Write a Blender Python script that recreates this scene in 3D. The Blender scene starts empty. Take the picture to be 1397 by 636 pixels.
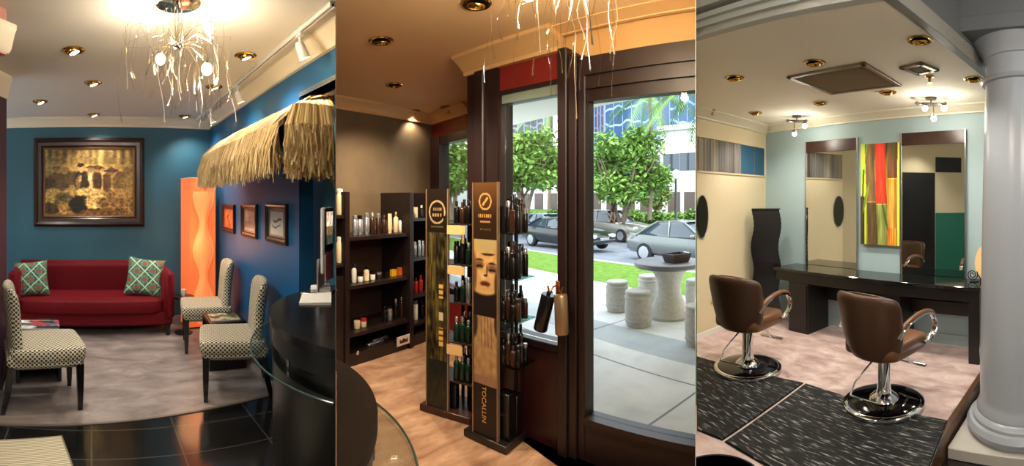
import bpy, bmesh, math, random
from math import sin, cos, pi, atan2, radians, sqrt
from mathutils import Vector, Matrix, noise

random.seed(7)
F, YH, CX, H = 600.0, 270.0, 698.5, 1.62     # cylinder scale, eye-level row, centre column, eye height
sc = bpy.context.scene
COL = sc.collection

# ---------------------------------------------------------------- survey helpers
def th(x): return (x - CX) / F
def ray(x): return Vector((sin(th(x)), cos(th(x))))
def pr(x, rho, z=0.0):
    r = ray(x) * rho
    return Vector((r.x, r.y, z))
def fl(x, y, z=0.0): return pr(x, (H - z) * F / (y - YH), z)
def ce(x, y, z): return pr(x, (z - H) * F / (YH - y), z)
def zz(rho, y): return H + rho * (YH - y) / F
def lerp(a, b, t): return a + (b - a) * t

E1, E2 = 458.0, 949.0                         # bearings of the two partitions
class Wall:
    """vertical plane through two plan points; local x runs to the right, local -y comes into the room"""
    def __init__(s, A, B):
        s.A, s.B = Vector((A[0], A[1])), Vector((B[0], B[1]))
        s.u = (s.B - s.A).normalized()
        s.n = Vector((s.u.y, -s.u.x))
        s.L = (s.B - s.A).length
        s.rz = atan2(s.u.y, s.u.x)
        s.M = Matrix.Translation((s.A.x, s.A.y, 0)) @ Matrix.Rotation(s.rz, 4, 'Z')
    def hit(s, x, off=0.0):
        r = ray(x)
        rho = (s.A.dot(s.n) + off) / r.dot(s.n)
        return (r * rho - s.A).dot(s.u), rho
    def sx(s, x, off=0.0): return s.hit(x, off)[0]
    def px(s, x, y, off=0.0):
        a, rho = s.hit(x, off)
        return a, zz(rho, y)
    def pt(s, a, z=0.0, off=0.0):
        p = s.A + s.u * a + s.n * off
        return Vector((p.x, p.y, z))
    def end(s, v, o):
        return s.sx(E1 if v == 'E1' else E2, o) if isinstance(v, str) else v
    def off(s, p): return (Vector((p[0], p[1])) - s.A).dot(s.n)
    def s_of(s, p): return (Vector((p[0], p[1])) - s.A).dot(s.u)

# ---------------------------------------------------------------- materials
def lin(c):
    c = c / 255.0
    return c / 12.92 if c <= 0.04045 else ((c + 0.055) / 1.055) ** 2.4
def rgb(r, g, b): return (lin(r), lin(g), lin(b), 1.0)
MATS = {}
def base(name):
    m = bpy.data.materials.new(name); m.use_nodes = True
    MATS[name] = m
    return m, m.node_tree.nodes, m.node_tree.links, m.node_tree.nodes['Principled BSDF']
def mat(name, col, rough=0.5, metal=0.0, spec=0.5, var=0.0, scale=8.0, bump=0.0, bscale=40.0, coat=0.0, emit=None, estr=0.0, sub=None):
    if name in MATS: return MATS[name]
    m, N, L, b = base(name)
    c = rgb(*col)
    b.inputs['Base Color'].default_value = c
    b.inputs['Roughness'].default_value = rough
    b.inputs['Metallic'].default_value = metal
    b.inputs['Specular IOR Level'].default_value = spec
    b.inputs['Coat Weight'].default_value = coat
    tc = None
    if var or bump:
        tc = N.new('ShaderNodeTexCoord')
    if var:
        n = N.new('ShaderNodeTexNoise'); n.inputs['Scale'].default_value = scale; n.inputs['Detail'].default_value = 6
        L.new(tc.outputs['Object'], n.inputs['Vector'])
        r = N.new('ShaderNodeValToRGB')
        r.color_ramp.elements[0].position = 0.3; r.color_ramp.elements[1].position = 0.7
        r.color_ramp.elements[0].color = (c[0]*(1-var), c[1]*(1-var), c[2]*(1-var), 1)
        r.color_ramp.elements[1].color = (min(1, c[0]*(1+var)), min(1, c[1]*(1+var)), min(1, c[2]*(1+var)), 1)
        L.new(n.outputs['Fac'], r.inputs['Fac']); L.new(r.outputs['Color'], b.inputs['Base Color'])
    if bump:
        n2 = N.new('ShaderNodeTexNoise'); n2.inputs['Scale'].default_value = bscale; n2.inputs['Detail'].default_value = 4
        L.new(tc.outputs['Object'], n2.inputs['Vector'])
        bp = N.new('ShaderNodeBump'); bp.inputs['Strength'].default_value = bump; bp.inputs['Distance'].default_value = 0.01
        L.new(n2.outputs['Fac'], bp.inputs['Height']); L.new(bp.outputs['Normal'], b.inputs['Normal'])
    if emit:
        b.inputs['Emission Color'].default_value = rgb(*emit); b.inputs['Emission Strength'].default_value = estr
    return m
def glassmat(name, tint=(255, 255, 255), refl=0.08, rough=0.02, fk=0.6):
    m, N, L, b = base(name)
    N.remove(b)
    out = [n for n in N if n.type == 'OUTPUT_MATERIAL'][0]
    t = N.new('ShaderNodeBsdfTransparent'); t.inputs['Color'].default_value = rgb(*tint)
    g = N.new('ShaderNodeBsdfGlossy'); g.inputs['Roughness'].default_value = rough
    fr = N.new('ShaderNodeLayerWeight'); fr.inputs['Blend'].default_value = 0.25
    mx = N.new('ShaderNodeMath'); mx.operation = 'MULTIPLY_ADD'; mx.inputs[1].default_value = fk; mx.inputs[2].default_value = refl
    L.new(fr.outputs['Fresnel'], mx.inputs[0])
    mix = N.new('ShaderNodeMixShader')
    L.new(mx.outputs[0], mix.inputs['Fac']); L.new(t.outputs[0], mix.inputs[1]); L.new(g.outputs[0], mix.inputs[2])
    L.new(mix.outputs[0], out.inputs['Surface'])
    return m
def artmat(name, rough=0.5, spec=0.3):
    m, N, L, b = base(name)
    a = N.new('ShaderNodeAttribute'); a.attribute_name = 'Col'
    L.new(a.outputs['Color'], b.inputs['Base Color'])
    b.inputs['Roughness'].default_value = rough; b.inputs['Specular IOR Level'].default_value = spec
    return m
def stone(name, cols, scale=3.0, rough=0.35, rz=0.0, stretch=(1, 1, 1), joint=None, spec=0.5, bump=0.0):
    """mottled stone: several noise octaves through a ramp, optional tile joints (w, h, mortar, colour)"""
    m, N, L, b = base(name)
    tc = N.new('ShaderNodeTexCoord'); mp = N.new('ShaderNodeMapping')
    mp.inputs['Rotation'].default_value = (0, 0, -rz)
    L.new(tc.outputs['Object'], mp.inputs['Vector'])
    mp2 = N.new('ShaderNodeMapping'); mp2.inputs['Scale'].default_value = stretch
    L.new(mp.outputs[0], mp2.inputs['Vector'])
    n = N.new('ShaderNodeTexNoise'); n.inputs['Scale'].default_value = scale; n.inputs['Detail'].default_value = 9; n.inputs['Roughness'].default_value = 0.62
    n.inputs['Distortion'].default_value = 0.4
    L.new(mp2.outputs[0], n.inputs['Vector'])
    r = N.new('ShaderNodeValToRGB'); e = r.color_ramp.elements
    e[0].position = 0.28; e[0].color = rgb(*cols[0]); e[1].position = 0.72; e[1].color = rgb(*cols[-1])
    for i, c in enumerate(cols[1:-1]):
        q = e.new(0.28 + 0.44 * (i + 1) / (len(cols) - 1)); q.color = rgb(*c)
    L.new(n.outputs['Fac'], r.inputs['Fac'])
    src = r.outputs['Color']
    if joint:
        w, h, mo, jc = joint
        bt = N.new('ShaderNodeTexBrick'); bt.offset = 0.0; bt.inputs['Scale'].default_value = 1.0
        bt.inputs['Brick Width'].default_value = w; bt.inputs['Row Height'].default_value = h
        bt.inputs['Mortar Size'].default_value = mo; bt.inputs['Mortar Smooth'].default_value = 0.1
        bt.inputs['Mortar'].default_value = rgb(*jc)
        L.new(mp.outputs[0], bt.inputs['Vector'])
        L.new(src, bt.inputs['Color1']); L.new(src, bt.inputs['Color2'])
        src = bt.outputs['Color']
    L.new(src, b.inputs['Base Color'])
    b.inputs['Roughness'].default_value = rough; b.inputs['Specular IOR Level'].default_value = spec
    if bump:
        bp = N.new('ShaderNodeBump'); bp.inputs['Strength'].default_value = bump; bp.inputs['Distance'].default_value = 0.01
        L.new(n.outputs['Fac'], bp.inputs['Height']); L.new(bp.outputs['Normal'], b.inputs['Normal'])
    return m
def trellis(name, light, dark, cell=0.03, hole=0.30, rough=0.7):
    """upholstery print: staggered dark lozenges on a pale ground"""
    m, N, L, b = base(name)
    tc = N.new('ShaderNodeTexCoord')
    P_, N_ = N.new('ShaderNodeSeparateXYZ'), N.new('ShaderNodeSeparateXYZ')
    L.new(tc.outputs['Object'], P_.inputs[0]); L.new(tc.outputs['Normal'], N_.inputs[0])
    def mth(op, a, c=None):
        n = N.new('ShaderNodeMath'); n.operation = op; L.new(a, n.inputs[0])
        if c is not None: (L.new(c, n.inputs[1]) if hasattr(c, 'links') else setattr(n.inputs[1], 'default_value', c))
        return n.outputs[0]
    def lay(a, c):      # the print laid flat in one plane
        q = N.new('ShaderNodeCombineXYZ'); L.new(P_.outputs[a], q.inputs[0]); L.new(P_.outputs[c], q.inputs[1])
        mp = N.new('ShaderNodeMapping'); mp.inputs['Rotation'].default_value = (0, 0, radians(45)); L.new(q.outputs[0], mp.inputs['Vector'])
        v = N.new('ShaderNodeTexVoronoi'); v.voronoi_dimensions = '2D'; v.inputs['Scale'].default_value = 1/cell; v.inputs['Randomness'].default_value = 0.0
        L.new(mp.outputs[0], v.inputs['Vector']); return v.outputs['Distance']
    ax, ay, az = (mth('ABSOLUTE', N_.outputs[k]) for k in range(3))
    def pick(f, a, c):
        n = N.new('ShaderNodeMix'); n.data_type = 'FLOAT'; L.new(f, n.inputs['Factor']); L.new(a, n.inputs['A']); L.new(c, n.inputs['B']); return n.outputs['Result']
    d = pick(mth('GREATER_THAN', ax, ay), lay(0, 2), lay(1, 2))
    d = pick(mth('GREATER_THAN', az, .62), d, lay(0, 1))
    r = N.new('ShaderNodeValToRGB'); e = r.color_ramp.elements
    e[0].position = hole; e[0].color = rgb(*dark); e[1].position = hole + 0.1; e[1].color = rgb(*light)
    q = e.new(.10); q.color = rgb(*dark); e[0].position = .10; 
    q2 = e.new(.02); q2.color = rgb(*[lerp(dark[k], light[k], .45) for k in range(3)])
    q3 = e.new(hole); q3.color = rgb(*dark)
    L.new(d, r.inputs['Fac']); L.new(r.outputs['Color'], b.inputs['Base Color'])
    b.inputs['Roughness'].default_value = rough; b.inputs['Specular IOR Level'].default_value = 0.2
    return m

# ---------------------------------------------------------------- geometry builder
class G:
    def __init__(s, M=None):
        s.v, s.f, s.c = [], [], None
        s.M = M or Matrix.Identity(4)
    def add(s, vs, fs):
        b = len(s.v)
        s.v.extend(s.M @ Vector(p) for p in vs)
        s.f.extend(tuple(b + i for i in f) for f in fs)
        return s
    def box(s, c, d, bev=0.0, M=None):
        hx, hy, hz = d[0] / 2, d[1] / 2, d[2] / 2
        M = M or Matrix.Identity(4)
        if bev <= 0:
            vs = [(sx*hx, sy*hy, sz*hz) for sx in (-1, 1) for sy in (-1, 1) for sz in (-1, 1)]
            fs = [(0, 1, 3, 2), (4, 6, 7, 5), (0, 4, 5, 1), (2, 3, 7, 6), (0, 2, 6, 4), (1, 5, 7, 3)]
        else:
            bv = min(bev, hx * .98, hy * .98, hz * .98)
            vs, ix = [], {}
            for sx in (-1, 1):
                for sy in (-1, 1):
                    for sz in (-1, 1):
                        ix[sx, sy, sz] = len(vs)
                        vs += [(sx*hx, sy*(hy-bv), sz*(hz-bv)), (sx*(hx-bv), sy*hy, sz*(hz-bv)), (sx*(hx-bv), sy*(hy-bv), sz*hz)]
            fs = []
            q = ((-1, -1), (1, -1), (1, 1), (-1, 1))
            for k in (-1, 1):
                fs.append([ix[k, a, b] for a, b in q]); fs.append([ix[a, k, b] + 1 for a, b in q]); fs.append([ix[a, b, k] + 2 for a, b in q])
            for a in (-1, 1):
                for b in (-1, 1):
                    fs.append([ix[-1, a, b] + 1, ix[1, a, b] + 1, ix[1, a, b] + 2, ix[-1, a, b] + 2])
                    fs.append([ix[a, -1, b], ix[a, 1, b], ix[a, 1, b] + 2, ix[a, -1, b] + 2])
                    fs.append([ix[a, b, -1], ix[a, b, 1], ix[a, b, 1] + 1, ix[a, b, -1] + 1])
                    for c2 in (-1, 1):
                        fs.append([ix[a, b, c2], ix[a, b, c2] + 1, ix[a, b, c2] + 2])
        c = Vector(c)
        return s.add([c + (M @ Vector(p)) for p in vs], fs)
    def bx(s, x0, x1, y0, y1, z0, z1, bev=0.0):
        return s.box(((x0+x1)/2, (y0+y1)/2, (z0+z1)/2), (abs(x1-x0), abs(y1-y0), abs(z1-z0)), bev)
    def wb(s, W, s0, s1, y0, y1, z0, z1):
        """wall-local box whose ends may be mitred to a partition ('E1' / 'E2')"""
        vs = [(W.end(a, -y), y, z) for a in (s0, s1) for y in (y0, y1) for z in (z0, z1)]
        return s.add(vs, [(0, 1, 3, 2), (4, 6, 7, 5), (0, 4, 5, 1), (2, 3, 7, 6), (0, 2, 6, 4), (1, 5, 7, 3)])
    def wext(s, W, poly, a, b):
        n = len(poly)
        vs = [(W.end(a, -p[0]), p[0], p[1]) for p in poly] + [(W.end(b, -p[0]), p[0], p[1]) for p in poly]
        return s.add(vs, [tuple(range(n)), tuple(range(n, 2*n))] + [(i, (i+1) % n, n + (i+1) % n, n + i) for i in range(n)])
    def rings(s, rs, cap=True, closed=True):
        n = len(rs[0]); vs = [p for r in rs for p in r]; fs = []
        for i in range(len(rs) - 1):
            for j in range(n if closed else n - 1):
                k = (j + 1) % n
                fs.append((i*n + j, i*n + k, (i+1)*n + k, (i+1)*n + j))
        if cap:
            fs.append(tuple(range(n))); fs.append(tuple((len(rs)-1)*n + j for j in range(n)))
        return s.add(vs, fs)
    def lathe(s, prof, c=(0, 0, 0), n=24, M=None):
        M = M or Matrix.Identity(4); c = Vector(c)
        rs = [[c + M @ Vector((max(r, 1e-4)*cos(2*pi*j/n), max(r, 1e-4)*sin(2*pi*j/n), z)) for j in range(n)] for r, z in prof]
        return s.rings(rs)
    def tube(s, pts, r, n=8):
        pts = [Vector(p) for p in pts]
        rr = r if isinstance(r, (list, tuple)) else [r] * len(pts)
        t0 = (pts[1] - pts[0]).normalized()
        up = Vector((0, 0, 1)) if abs(t0.z) < 0.9 else Vector((1, 0, 0))
        a = t0.cross(up).normalized(); rs = []
        for i, p in enumerate(pts):
            t = (pts[min(i+1, len(pts)-1)] - pts[max(i-1, 0)])
            t = t.normalized() if t.length > 1e-9 else t0
            a = (a - t * a.dot(t))
            a = a.normalized() if a.length > 1e-6 else t.orthogonal().normalized()
            b = t.cross(a)
            rs.append([p + a*(rr[i]*cos(2*pi*j/n)) + b*(rr[i]*sin(2*pi*j/n)) for j in range(n)])
        return s.rings(rs)
    def cyl(s, p0, p1, r0, r1=None, n=16): return s.tube([p0, p1], [r0, r0 if r1 is None else r1], n)
    def prism(s, poly, z0, z1):
        n = len(poly)
        vs = [(p[0], p[1], z0) for p in poly] + [(p[0], p[1], z1) for p in poly]
        fs = [tuple(range(n)), tuple(range(n, 2*n))] + [(i, (i+1) % n, n + (i+1) % n, n + i) for i in range(n)]
        return s.add(vs, fs)
    def ext(s, poly, a, b, ax):
        """poly in the two axes other than ax ('x': (y,z), 'y': (x,z)), run from a to b along ax"""
        f = (lambda t, p: (t, p[0], p[1])) if ax == 'x' else (lambda t, p: (p[0], t, p[1]))
        n = len(poly)
        vs = [f(a, p) for p in poly] + [f(b, p) for p in poly]
        fs = [tuple(range(n)), tuple(range(n, 2*n))] + [(i, (i+1) % n, n + (i+1) % n, n + i) for i in range(n)]
        return s.add(vs, fs)
    def sq(s, c, d, e=0.3, n=14, M=None):
        """soft box: superquadric"""
        M = M or Matrix.Identity(4); c = Vector(c)
        pw = lambda t, k: (abs(t) ** k) * (1 if t >= 0 else -1)
        rs = []
        for i in range(n + 1):
            a = -pi/2 + pi * i / n; ca, sa = pw(cos(a), e), pw(sin(a), e)
            rs.append([c + M @ Vector((d[0]/2*max(ca, 1e-3)*pw(cos(2*pi*j/(2*n)), e), d[1]/2*max(ca, 1e-3)*pw(sin(2*pi*j/(2*n)), e), d[2]/2*sa)) for j in range(2*n)])
        return s.rings(rs)
    def ell(s, c, r, n=10, M=None): return s.sq(c, (2*r[0], 2*r[1], 2*r[2]), 1.0, n, M)
    def shell(s, W, z0, z1, yc, T, nu=14, nv=16, p=5, q=8):
        """padded shell standing in x-z; W(v) half width (v -1..1), yc(u,v) mid depth, T half thickness"""
        vs, fs = [], []
        zc, hz = (z0 + z1) / 2, (z1 - z0) / 2
        for side_ in (-1, 1):
            for i in range(nv + 1):
                v = sin(pi/2 * (-1 + 2*i/nv))
                for j in range(nu + 1):
                    u = sin(pi/2 * (-1 + 2*j/nu))
                    m_ = max(abs(u), abs(v))
                    f = m_ / (abs(u)**p + abs(v)**p) ** (1.0/p) if m_ > 1e-6 else 1.0
                    uu, vv = u * f, v * f
                    t = T * max(0, 1 - m_ ** q) ** .5
                    vs.append((uu * W(vv), yc(uu, vv) + side_ * t, zc + vv * hz))
        k = (nu + 1) * (nv + 1)
        for side_ in (0, 1):
            for i in range(nv):
                for j in range(nu):
                    a = side_*k + i*(nu+1) + j
                    fs.append((a, a+1, a+nu+2, a+nu+1))
        s.add(vs, fs); s.weld = True
        return s
    def obj(s, name, m=None, parent=None, smooth=40, normals=True, cut=None, **tags):
        me = bpy.data.meshes.new(name)
        me.from_pydata([tuple(v) for v in s.v], [], s.f)
        bm = bmesh.new(); bm.from_mesh(me)
        if getattr(s, 'weld', False): bmesh.ops.remove_doubles(bm, verts=bm.verts, dist=1e-5)
        if normals: bmesh.ops.recalc_face_normals(bm, faces=bm.faces)
        if cut:   # trimmed flush against a partition wall: cut = (bearing column, sign kept, thing location)
            cx_, sg, lo = cut; r = ray(cx_); n_ = Vector((r.y, -r.x, 0)) * sg
            inv = lo.inverted() if isinstance(lo, Matrix) else Matrix.Translation((-lo[0], -lo[1], 0))
            bmesh.ops.bisect_plane(bm, geom=bm.verts[:] + bm.edges[:] + bm.faces[:], plane_co=inv @ (n_*.008), plane_no=(inv.to_3x3() @ n_), clear_inner=True)
            if normals: bmesh.ops.holes_fill(bm, edges=[e for e in bm.edges if e.is_boundary])
        bm.to_mesh(me); bm.free()
        if smooth:
            me.shade_smooth(); me.set_sharp_from_angle(angle=radians(smooth))
        if m: me.materials.append(m)
        o = bpy.data.objects.new(name, me); COL.objects.link(o)
        if parent: o.parent = parent
        for k, v in tags.items(): o[k] = v
        return o
def art(name, M, w, h, nx, ny, fn, m, parent, thick=0.0):
    """picture: a fine grid in local x-z facing -y whose points carry painted colour; fn(u,v)->(r,g,b) 0..255, v up"""
    vs, fs, cs = [], [], []
    for i in range(ny + 1):
        for j in range(nx + 1):
            u, v = j / nx, i / ny
            vs.append(M @ Vector(((u - .5) * w, 0, (v - .5) * h)))
            c = fn(u, v); cs.append((lin(max(0, min(255, c[0]))), lin(max(0, min(255, c[1]))), lin(max(0, min(255, c[2]))), 1.0))
    for i in range(ny):
        for j in range(nx):
            a = i*(nx+1) + j
            fs.append((a, a+1, a+nx+2, a+nx+1))
    me = bpy.data.meshes.new(name); me.from_pydata([tuple(v) for v in vs], [], fs)
    at = me.color_attributes.new('Col', 'FLOAT_COLOR', 'POINT')
    at.data.foreach_set('color', [x for c in cs for x in c])
    me.materials.append(m)
    o = bpy.data.objects.new(name, me); COL.objects.link(o)
    if parent: o.parent = parent
    return o
def thing(name, label, cat, loc=(0, 0, 0), rz=0.0, group=None):
    o = bpy.data.objects.new(name, None); COL.objects.link(o)
    o.empty_display_size = 0.1
    o.location = loc; o.rotation_euler = (0, 0, rz)
    return tag(o, label, cat, group)
def tag(o, label, cat, group=None):
    o['label'] = label; o['category'] = cat
    if group: o['group'] = group
    return o
def struct(o):
    o['kind'] = 'structure'; return o
def copytree(o, parent=None):
    c = o.copy(); COL.objects.link(c)
    if parent: c.parent = parent
    for ch in list(o.children): copytree(ch, c)
    return c
def lamp(kind, name, loc, power, col, parent=None, **kw):
    l = bpy.data.lights.new(name, kind); l.energy = power; l.color = col
    for k, v in kw.items(): setattr(l, k, v)
    o = bpy.data.objects.new(name, l); COL.objects.link(o); o.location = loc
    if parent: o.parent = parent
    return o
def aim(o, target):
    d = Vector(target) - o.location
    o.rotation_euler = d.to_track_quat('-Z', 'Y').to_euler()
ORD = ['first', 'second', 'third', 'fourth', 'fifth', 'sixth', 'seventh', 'eighth', 'ninth', 'tenth', 'eleventh', 'twelfth', 'thirteenth']
def nz(x, y, z=0.0): return noise.noise(Vector((x, y, z)))
def clip(poly, p, n):
    """keep the part of a plan polygon where (q-p).n >= 0"""
    out = []
    for i in range(len(poly)):
        a, b = Vector(poly[i]), Vector(poly[(i+1) % len(poly)])
        da, db = (a - p).dot(n), (b - p).dot(n)
        if da >= 0: out.append(a)
        if da * db < 0: out.append(a + (b - a) * (da / (da - db)))
    return out
def side(poly, room, k=0.0):
    """trim a plan polygon to one room's side of the partitions"""
    poly = [Vector((p[0], p[1])) for p in poly]
    r1, r2 = ray(E1), ray(E2)
    cl = lambda q, n: clip(q, n*k, n)
    if room == 'L': return cl(poly, Vector((-r1.y, r1.x)))
    if room == 'R': return cl(poly, Vector((r2.y, -r2.x)))
    return cl(cl(poly, Vector((r1.y, -r1.x))), Vector((-r2.y, r2.x)))
def soft(c, col, d, e=.35):
    """blend a painted colour in where the shape distance d falls below 1, with a soft edge e"""
    t = max(0.0, min(1.0, (1 - d)/e)); t = t*t*(3 - 2*t)
    return [lerp(c[i], col[i], t) for i in range(3)]
def eld(u, v, cx, cy, rx, ry): return ((u-cx)/rx)**2 + ((v-cy)/ry)**2
def circle(c, r, n=96): return [Vector((c[0] + r*cos(2*pi*i/n), c[1] + r*sin(2*pi*i/n))) for i in range(n)]
# ================================================================ camera
cam = bpy.data.cameras.new('camera'); camo = bpy.data.objects.new('camera', cam); COL.objects.link(camo)
cam.type = 'PANO'; cam.panorama_type = 'CENTRAL_CYLINDRICAL'
cam.central_cylindrical_range_u_min = -CX / F; cam.central_cylindrical_range_u_max = (1397 - CX) / F
cam.central_cylindrical_range_v_min = -(636 - YH) / F; cam.central_cylindrical_range_v_max = YH / F
cam.central_cylindrical_radius = 1.0
cam.clip_start = 0.05; cam.clip_end = 400
camo.location = (0, 0, H); camo.rotation_euler = (pi/2, 0, 0)
sc.camera = camo
vs_ = sc.view_settings
sc.display_settings.display_device = 'sRGB'
vs_.view_transform = 'Standard'; vs_.look = 'None'; vs_.gamma = 1.0; vs_.use_curve_mapping = False
vs_.exposure = 1.0
sc.cycles.use_denoising = True
sc.cycles.max_bounces = 8; sc.cycles.diffuse_bounces = 4; sc.cycles.glossy_bounces = 4; sc.cycles.transparent_max_bounces = 24
sc.cycles.sample_clamp_indirect = 6.0; sc.cycles.caustics_reflective = False; sc.cycles.caustics_refractive = False

# ================================================================ heights and plan lines
ZL, ZM, ZR = 2.70, 2.68, 2.63
WLB = Wall(pr(19, 6.06), pr(287, 6.19))           # lounge back wall
WLR = Wall(pr(287, 6.19), pr(458, 2.84))          # lounge right wall
WML = Wall(pr(458, 4.65), pr(590, 5.70))          # shop brown wall
WMF = Wall(pr(590, 5.70), pr(637, 4.94))          # shop front beyond the post
_n0, _n1 = fl(726, 599), fl(768, 617)
_t = Wall(_n0, _n1)
WMN = Wall(_t.pt(_t.sx(640)), _t.pt(_t.sx(949)))  # shop front beside the door
WRL = Wall(pr(949, 5.0), pr(1045, 6.295))         # salon cream wall
WRB = Wall(pr(1045, 6.295), pr(1320, 4.803))      # salon mirror wall

# ---- paints and floors
M_blue = mat('paint_teal', (40, 92, 114), .55, var=.05, scale=2)
M_blue2 = mat('paint_deep_blue', (14, 84, 132), .5, var=.05, scale=2)
M_teal2 = mat('paint_dark_teal', (50, 108, 124), .55, var=.05, scale=2)
M_ceilL = mat('ceiling_white', (205, 200, 190), .8)
M_ceilM = mat('ceiling_tan', (222, 186, 138), .8)
M_ceilR = mat('ceiling_cream', (238, 231, 214), .8)
M_crown = mat('moulding_cream', (222, 212, 188), .5)
M_crownM = mat('moulding_tan', (206, 166, 112), .5)
M_crownR = mat('moulding_ivory', (220, 212, 190), .5)
M_purple = mat('paint_plum', (66, 40, 52), .5, var=.06, scale=3)
M_brown = mat('paint_brown_suede', (98, 80, 56), .75, var=.12, scale=5)
M_red = mat('paint_oxblood', (118, 28, 22), .5)
M_tan = mat('paint_ochre', (190, 148, 90), .6)
M_dark = mat('timber_dark', (34, 19, 18), .35, var=.12, scale=6)
M_dark2 = mat('timber_frame', (32, 17, 16), .42, var=.08, scale=6)
M_cream = mat('paint_cream', (226, 210, 174), .6)
M_ice = mat('paint_ice_blue', (160, 182, 186), .55)
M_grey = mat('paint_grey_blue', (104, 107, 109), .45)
M_white = mat('paint_white', (232, 232, 228), .4)
M_partition = mat('paint_off_white', (214, 200, 168), .7)
M_black = mat('black_lacquer', (14, 13, 14), .25)
M_blackwood = mat('black_wood', (20, 15, 15), .35, var=.2, scale=10)
M_chrome = mat('chrome', (225, 225, 228), .08, 1.0)
M_brass = mat('brass', (196, 158, 84), .18, 1.0)
M_steel = mat('brushed_steel', (170, 170, 172), .3, 1.0)
M_glass = glassmat('clear_glass', (250, 252, 252), .02)
M_shelfglass = glassmat('shelf_glass', (196, 226, 218), .10)
M_crystal = glassmat('crystal_glass', (246, 242, 232), .03, .06, .30)
M_ledge = glassmat('ledge_glass', (244, 250, 248), .02, .02, .35)
M_floorL = stone('floor_slate_grey', [(92, 84, 82), (122, 113, 110), (144, 134, 130), (168, 158, 152)], 2.4, .38, WLB.rz, (1.1, 2.2, 1))
M_tile = stone('floor_black_tile', [(10, 10, 11), (20, 20, 21), (27, 26, 26)], 3, .13, WLB.rz, (1, 1, 1), (.58, .34, .006, (58, 54, 50)))
M_floorM = stone('floor_stone_warm_tint', [(118, 84, 62), (154, 116, 88), (182, 144, 114), (204, 168, 136)], 2.6, .35, WMN.rz, (3, 1.2, 1))  # lounge stone with the shop's warm light put into its colour
M_floorR = stone('floor_pink_stone', [(150, 122, 118), (190, 164, 158), (214, 190, 184), (232, 214, 206)], 2.4, .42, WRB.rz, (1.5, 2.5, 1))
M_floorD = stone('floor_low_dark', [(20, 18, 17), (32, 29, 27)], 3, .14)

# ---- helper for wall slabs
def slab(W, segs, name, m, t=.12):
    g = G(W.M)
    for s0, s1, z0, z1 in segs: g.wb(W, s0, s1, 0, t, z0, z1)
    return struct(g.obj(name, m, smooth=0))
def crown(W, s0, s1, zt, proj, drop, name, m):
    p, d = proj, drop
    poly = [(0.0, zt), (-p, zt), (-p, zt-.18*d), (-.86*p, zt-.26*d), (-.62*p, zt-.42*d), (-.34*p, zt-.72*d), (-.26*p, zt-.8*d), (-.24*p, zt-d), (0.0, zt-d)]
    g = G(W.M); g.wext(W, poly, s0, s1)
    return struct(g.obj(name, m, smooth=30))
def floor_poly(name, pts, m, z=0.0, t=.08, room='L'):
    g = G(); g.prism(side(pts, room), z - t, z)
    return struct(g.obj(name, m, smooth=0))

# ---- partitions between the three rooms
def partition(name, x, r0, r1, z1, m):
    a = .0007
    pts = []
    for k, r in ((-1, r0), (1, r0), (1, r1), (-1, r1)):
        t = th(x) + k * a
        pts.append((r*sin(t), r*cos(t)))
    g = G(); g.prism(pts, -.2, z1)
    return struct(g.obj(name, m, smooth=0))
partition('wall_partition_west', E1, .75, 4.66, 2.78, mat('paint_partition_dark', (70, 56, 46), .7))
partition('wall_partition_east', E2, 1.9, 5.02, 3.2, M_partition)

# ---- lounge shell
sB0 = -1.0
slab(WLB, [(sB0, WLB.L + .1, 0, ZL)], 'wall_lounge_back', M_blue)
s_al = WLR.sx(408)
slab(WLR, [(0, s_al, 0, ZL), (s_al, 'E1', 2.385, ZL)], 'wall_lounge_right', M_blue2)
g = G(WLR.M); g.wb(WLR, s_al - .8, 'E1', .25, .37, 0, 2.45); struct(g.obj('wall_lounge_alcove', M_teal2, smooth=0))
g = G(WLR.M); g.wb(WLR, s_al, 'E1', .0, .25, 2.385, 2.42); struct(g.obj('trim_alcove_soffit', M_crown, smooth=0))
crown(WLB, sB0, WLB.L, ZL, .13, .12, 'trim_crown_back', M_crown)
crown(WLR, 0, 'E1', ZL, .12, .11, 'trim_crown_right', M_crown)
WLL = Wall(pr(-75, 3.12), pr(9, 3.93))
slab(WLL, [(-.6, WLL.L, 0, ZL)], 'wall_lounge_left', M_purple, .14)
crown(WLL, -.6, WLL.L + .01, ZL, .05, .20, 'trim_crown_left', M_crown)
WL1 = Wall(pr(-80, 2.2), pr(9, 2.52))
g = G(WL1.M); g.bx(-.4, WL1.L, 0, .10, 2.44, ZL); struct(g.obj('wall_lounge_bulkhead', mat('paint_rose', (190, 130, 118), .6), smooth=0))
g = G(WL1.M); g.ext([(0, 2.60), (-.06, 2.60), (-.06, 2.575), (-.045, 2.55), (-.02, 2.47), (0, 2.45)], -.4, WL1.L + .02, 'x'); struct(g.obj('trim_crown_bulkhead', M_crown))
fb0, fb1 = fl(-40, 577), fl(372, 538.5)
e1 = lambda r: pr(E1, r)
d_ = (Vector(fb1) - Vector(fb0)).normalized()
fA = Vector(fb0) - d_ * 2.2
fB = Vector(fb1)
fB2 = fB + d_ * .36
floor_poly('floor_lounge_stone', [fA, fB2, WLR.pt(WLR.s_of(fB2) - .6, 0, -.35), WLR.pt(0, 0, -.1), WLB.pt(sB0 - .1, 0, -.1)], M_floorL)
floor_poly('floor_black_tile', [fA, fB2, e1(3.7), (0, 0), (0, -3), (-6.6, -3)], M_tile)
g = G()
nn = Vector((-d_.y, d_.x, 0)) * .012
g.prism(side([fA - nn, fB2 - nn, fB2 + nn, fA + nn], 'L'), -.02, .006)
struct(g.obj('trim_floor_threshold', mat('threshold_strip', (104, 92, 80), .35, var=.1), smooth=0))
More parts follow.
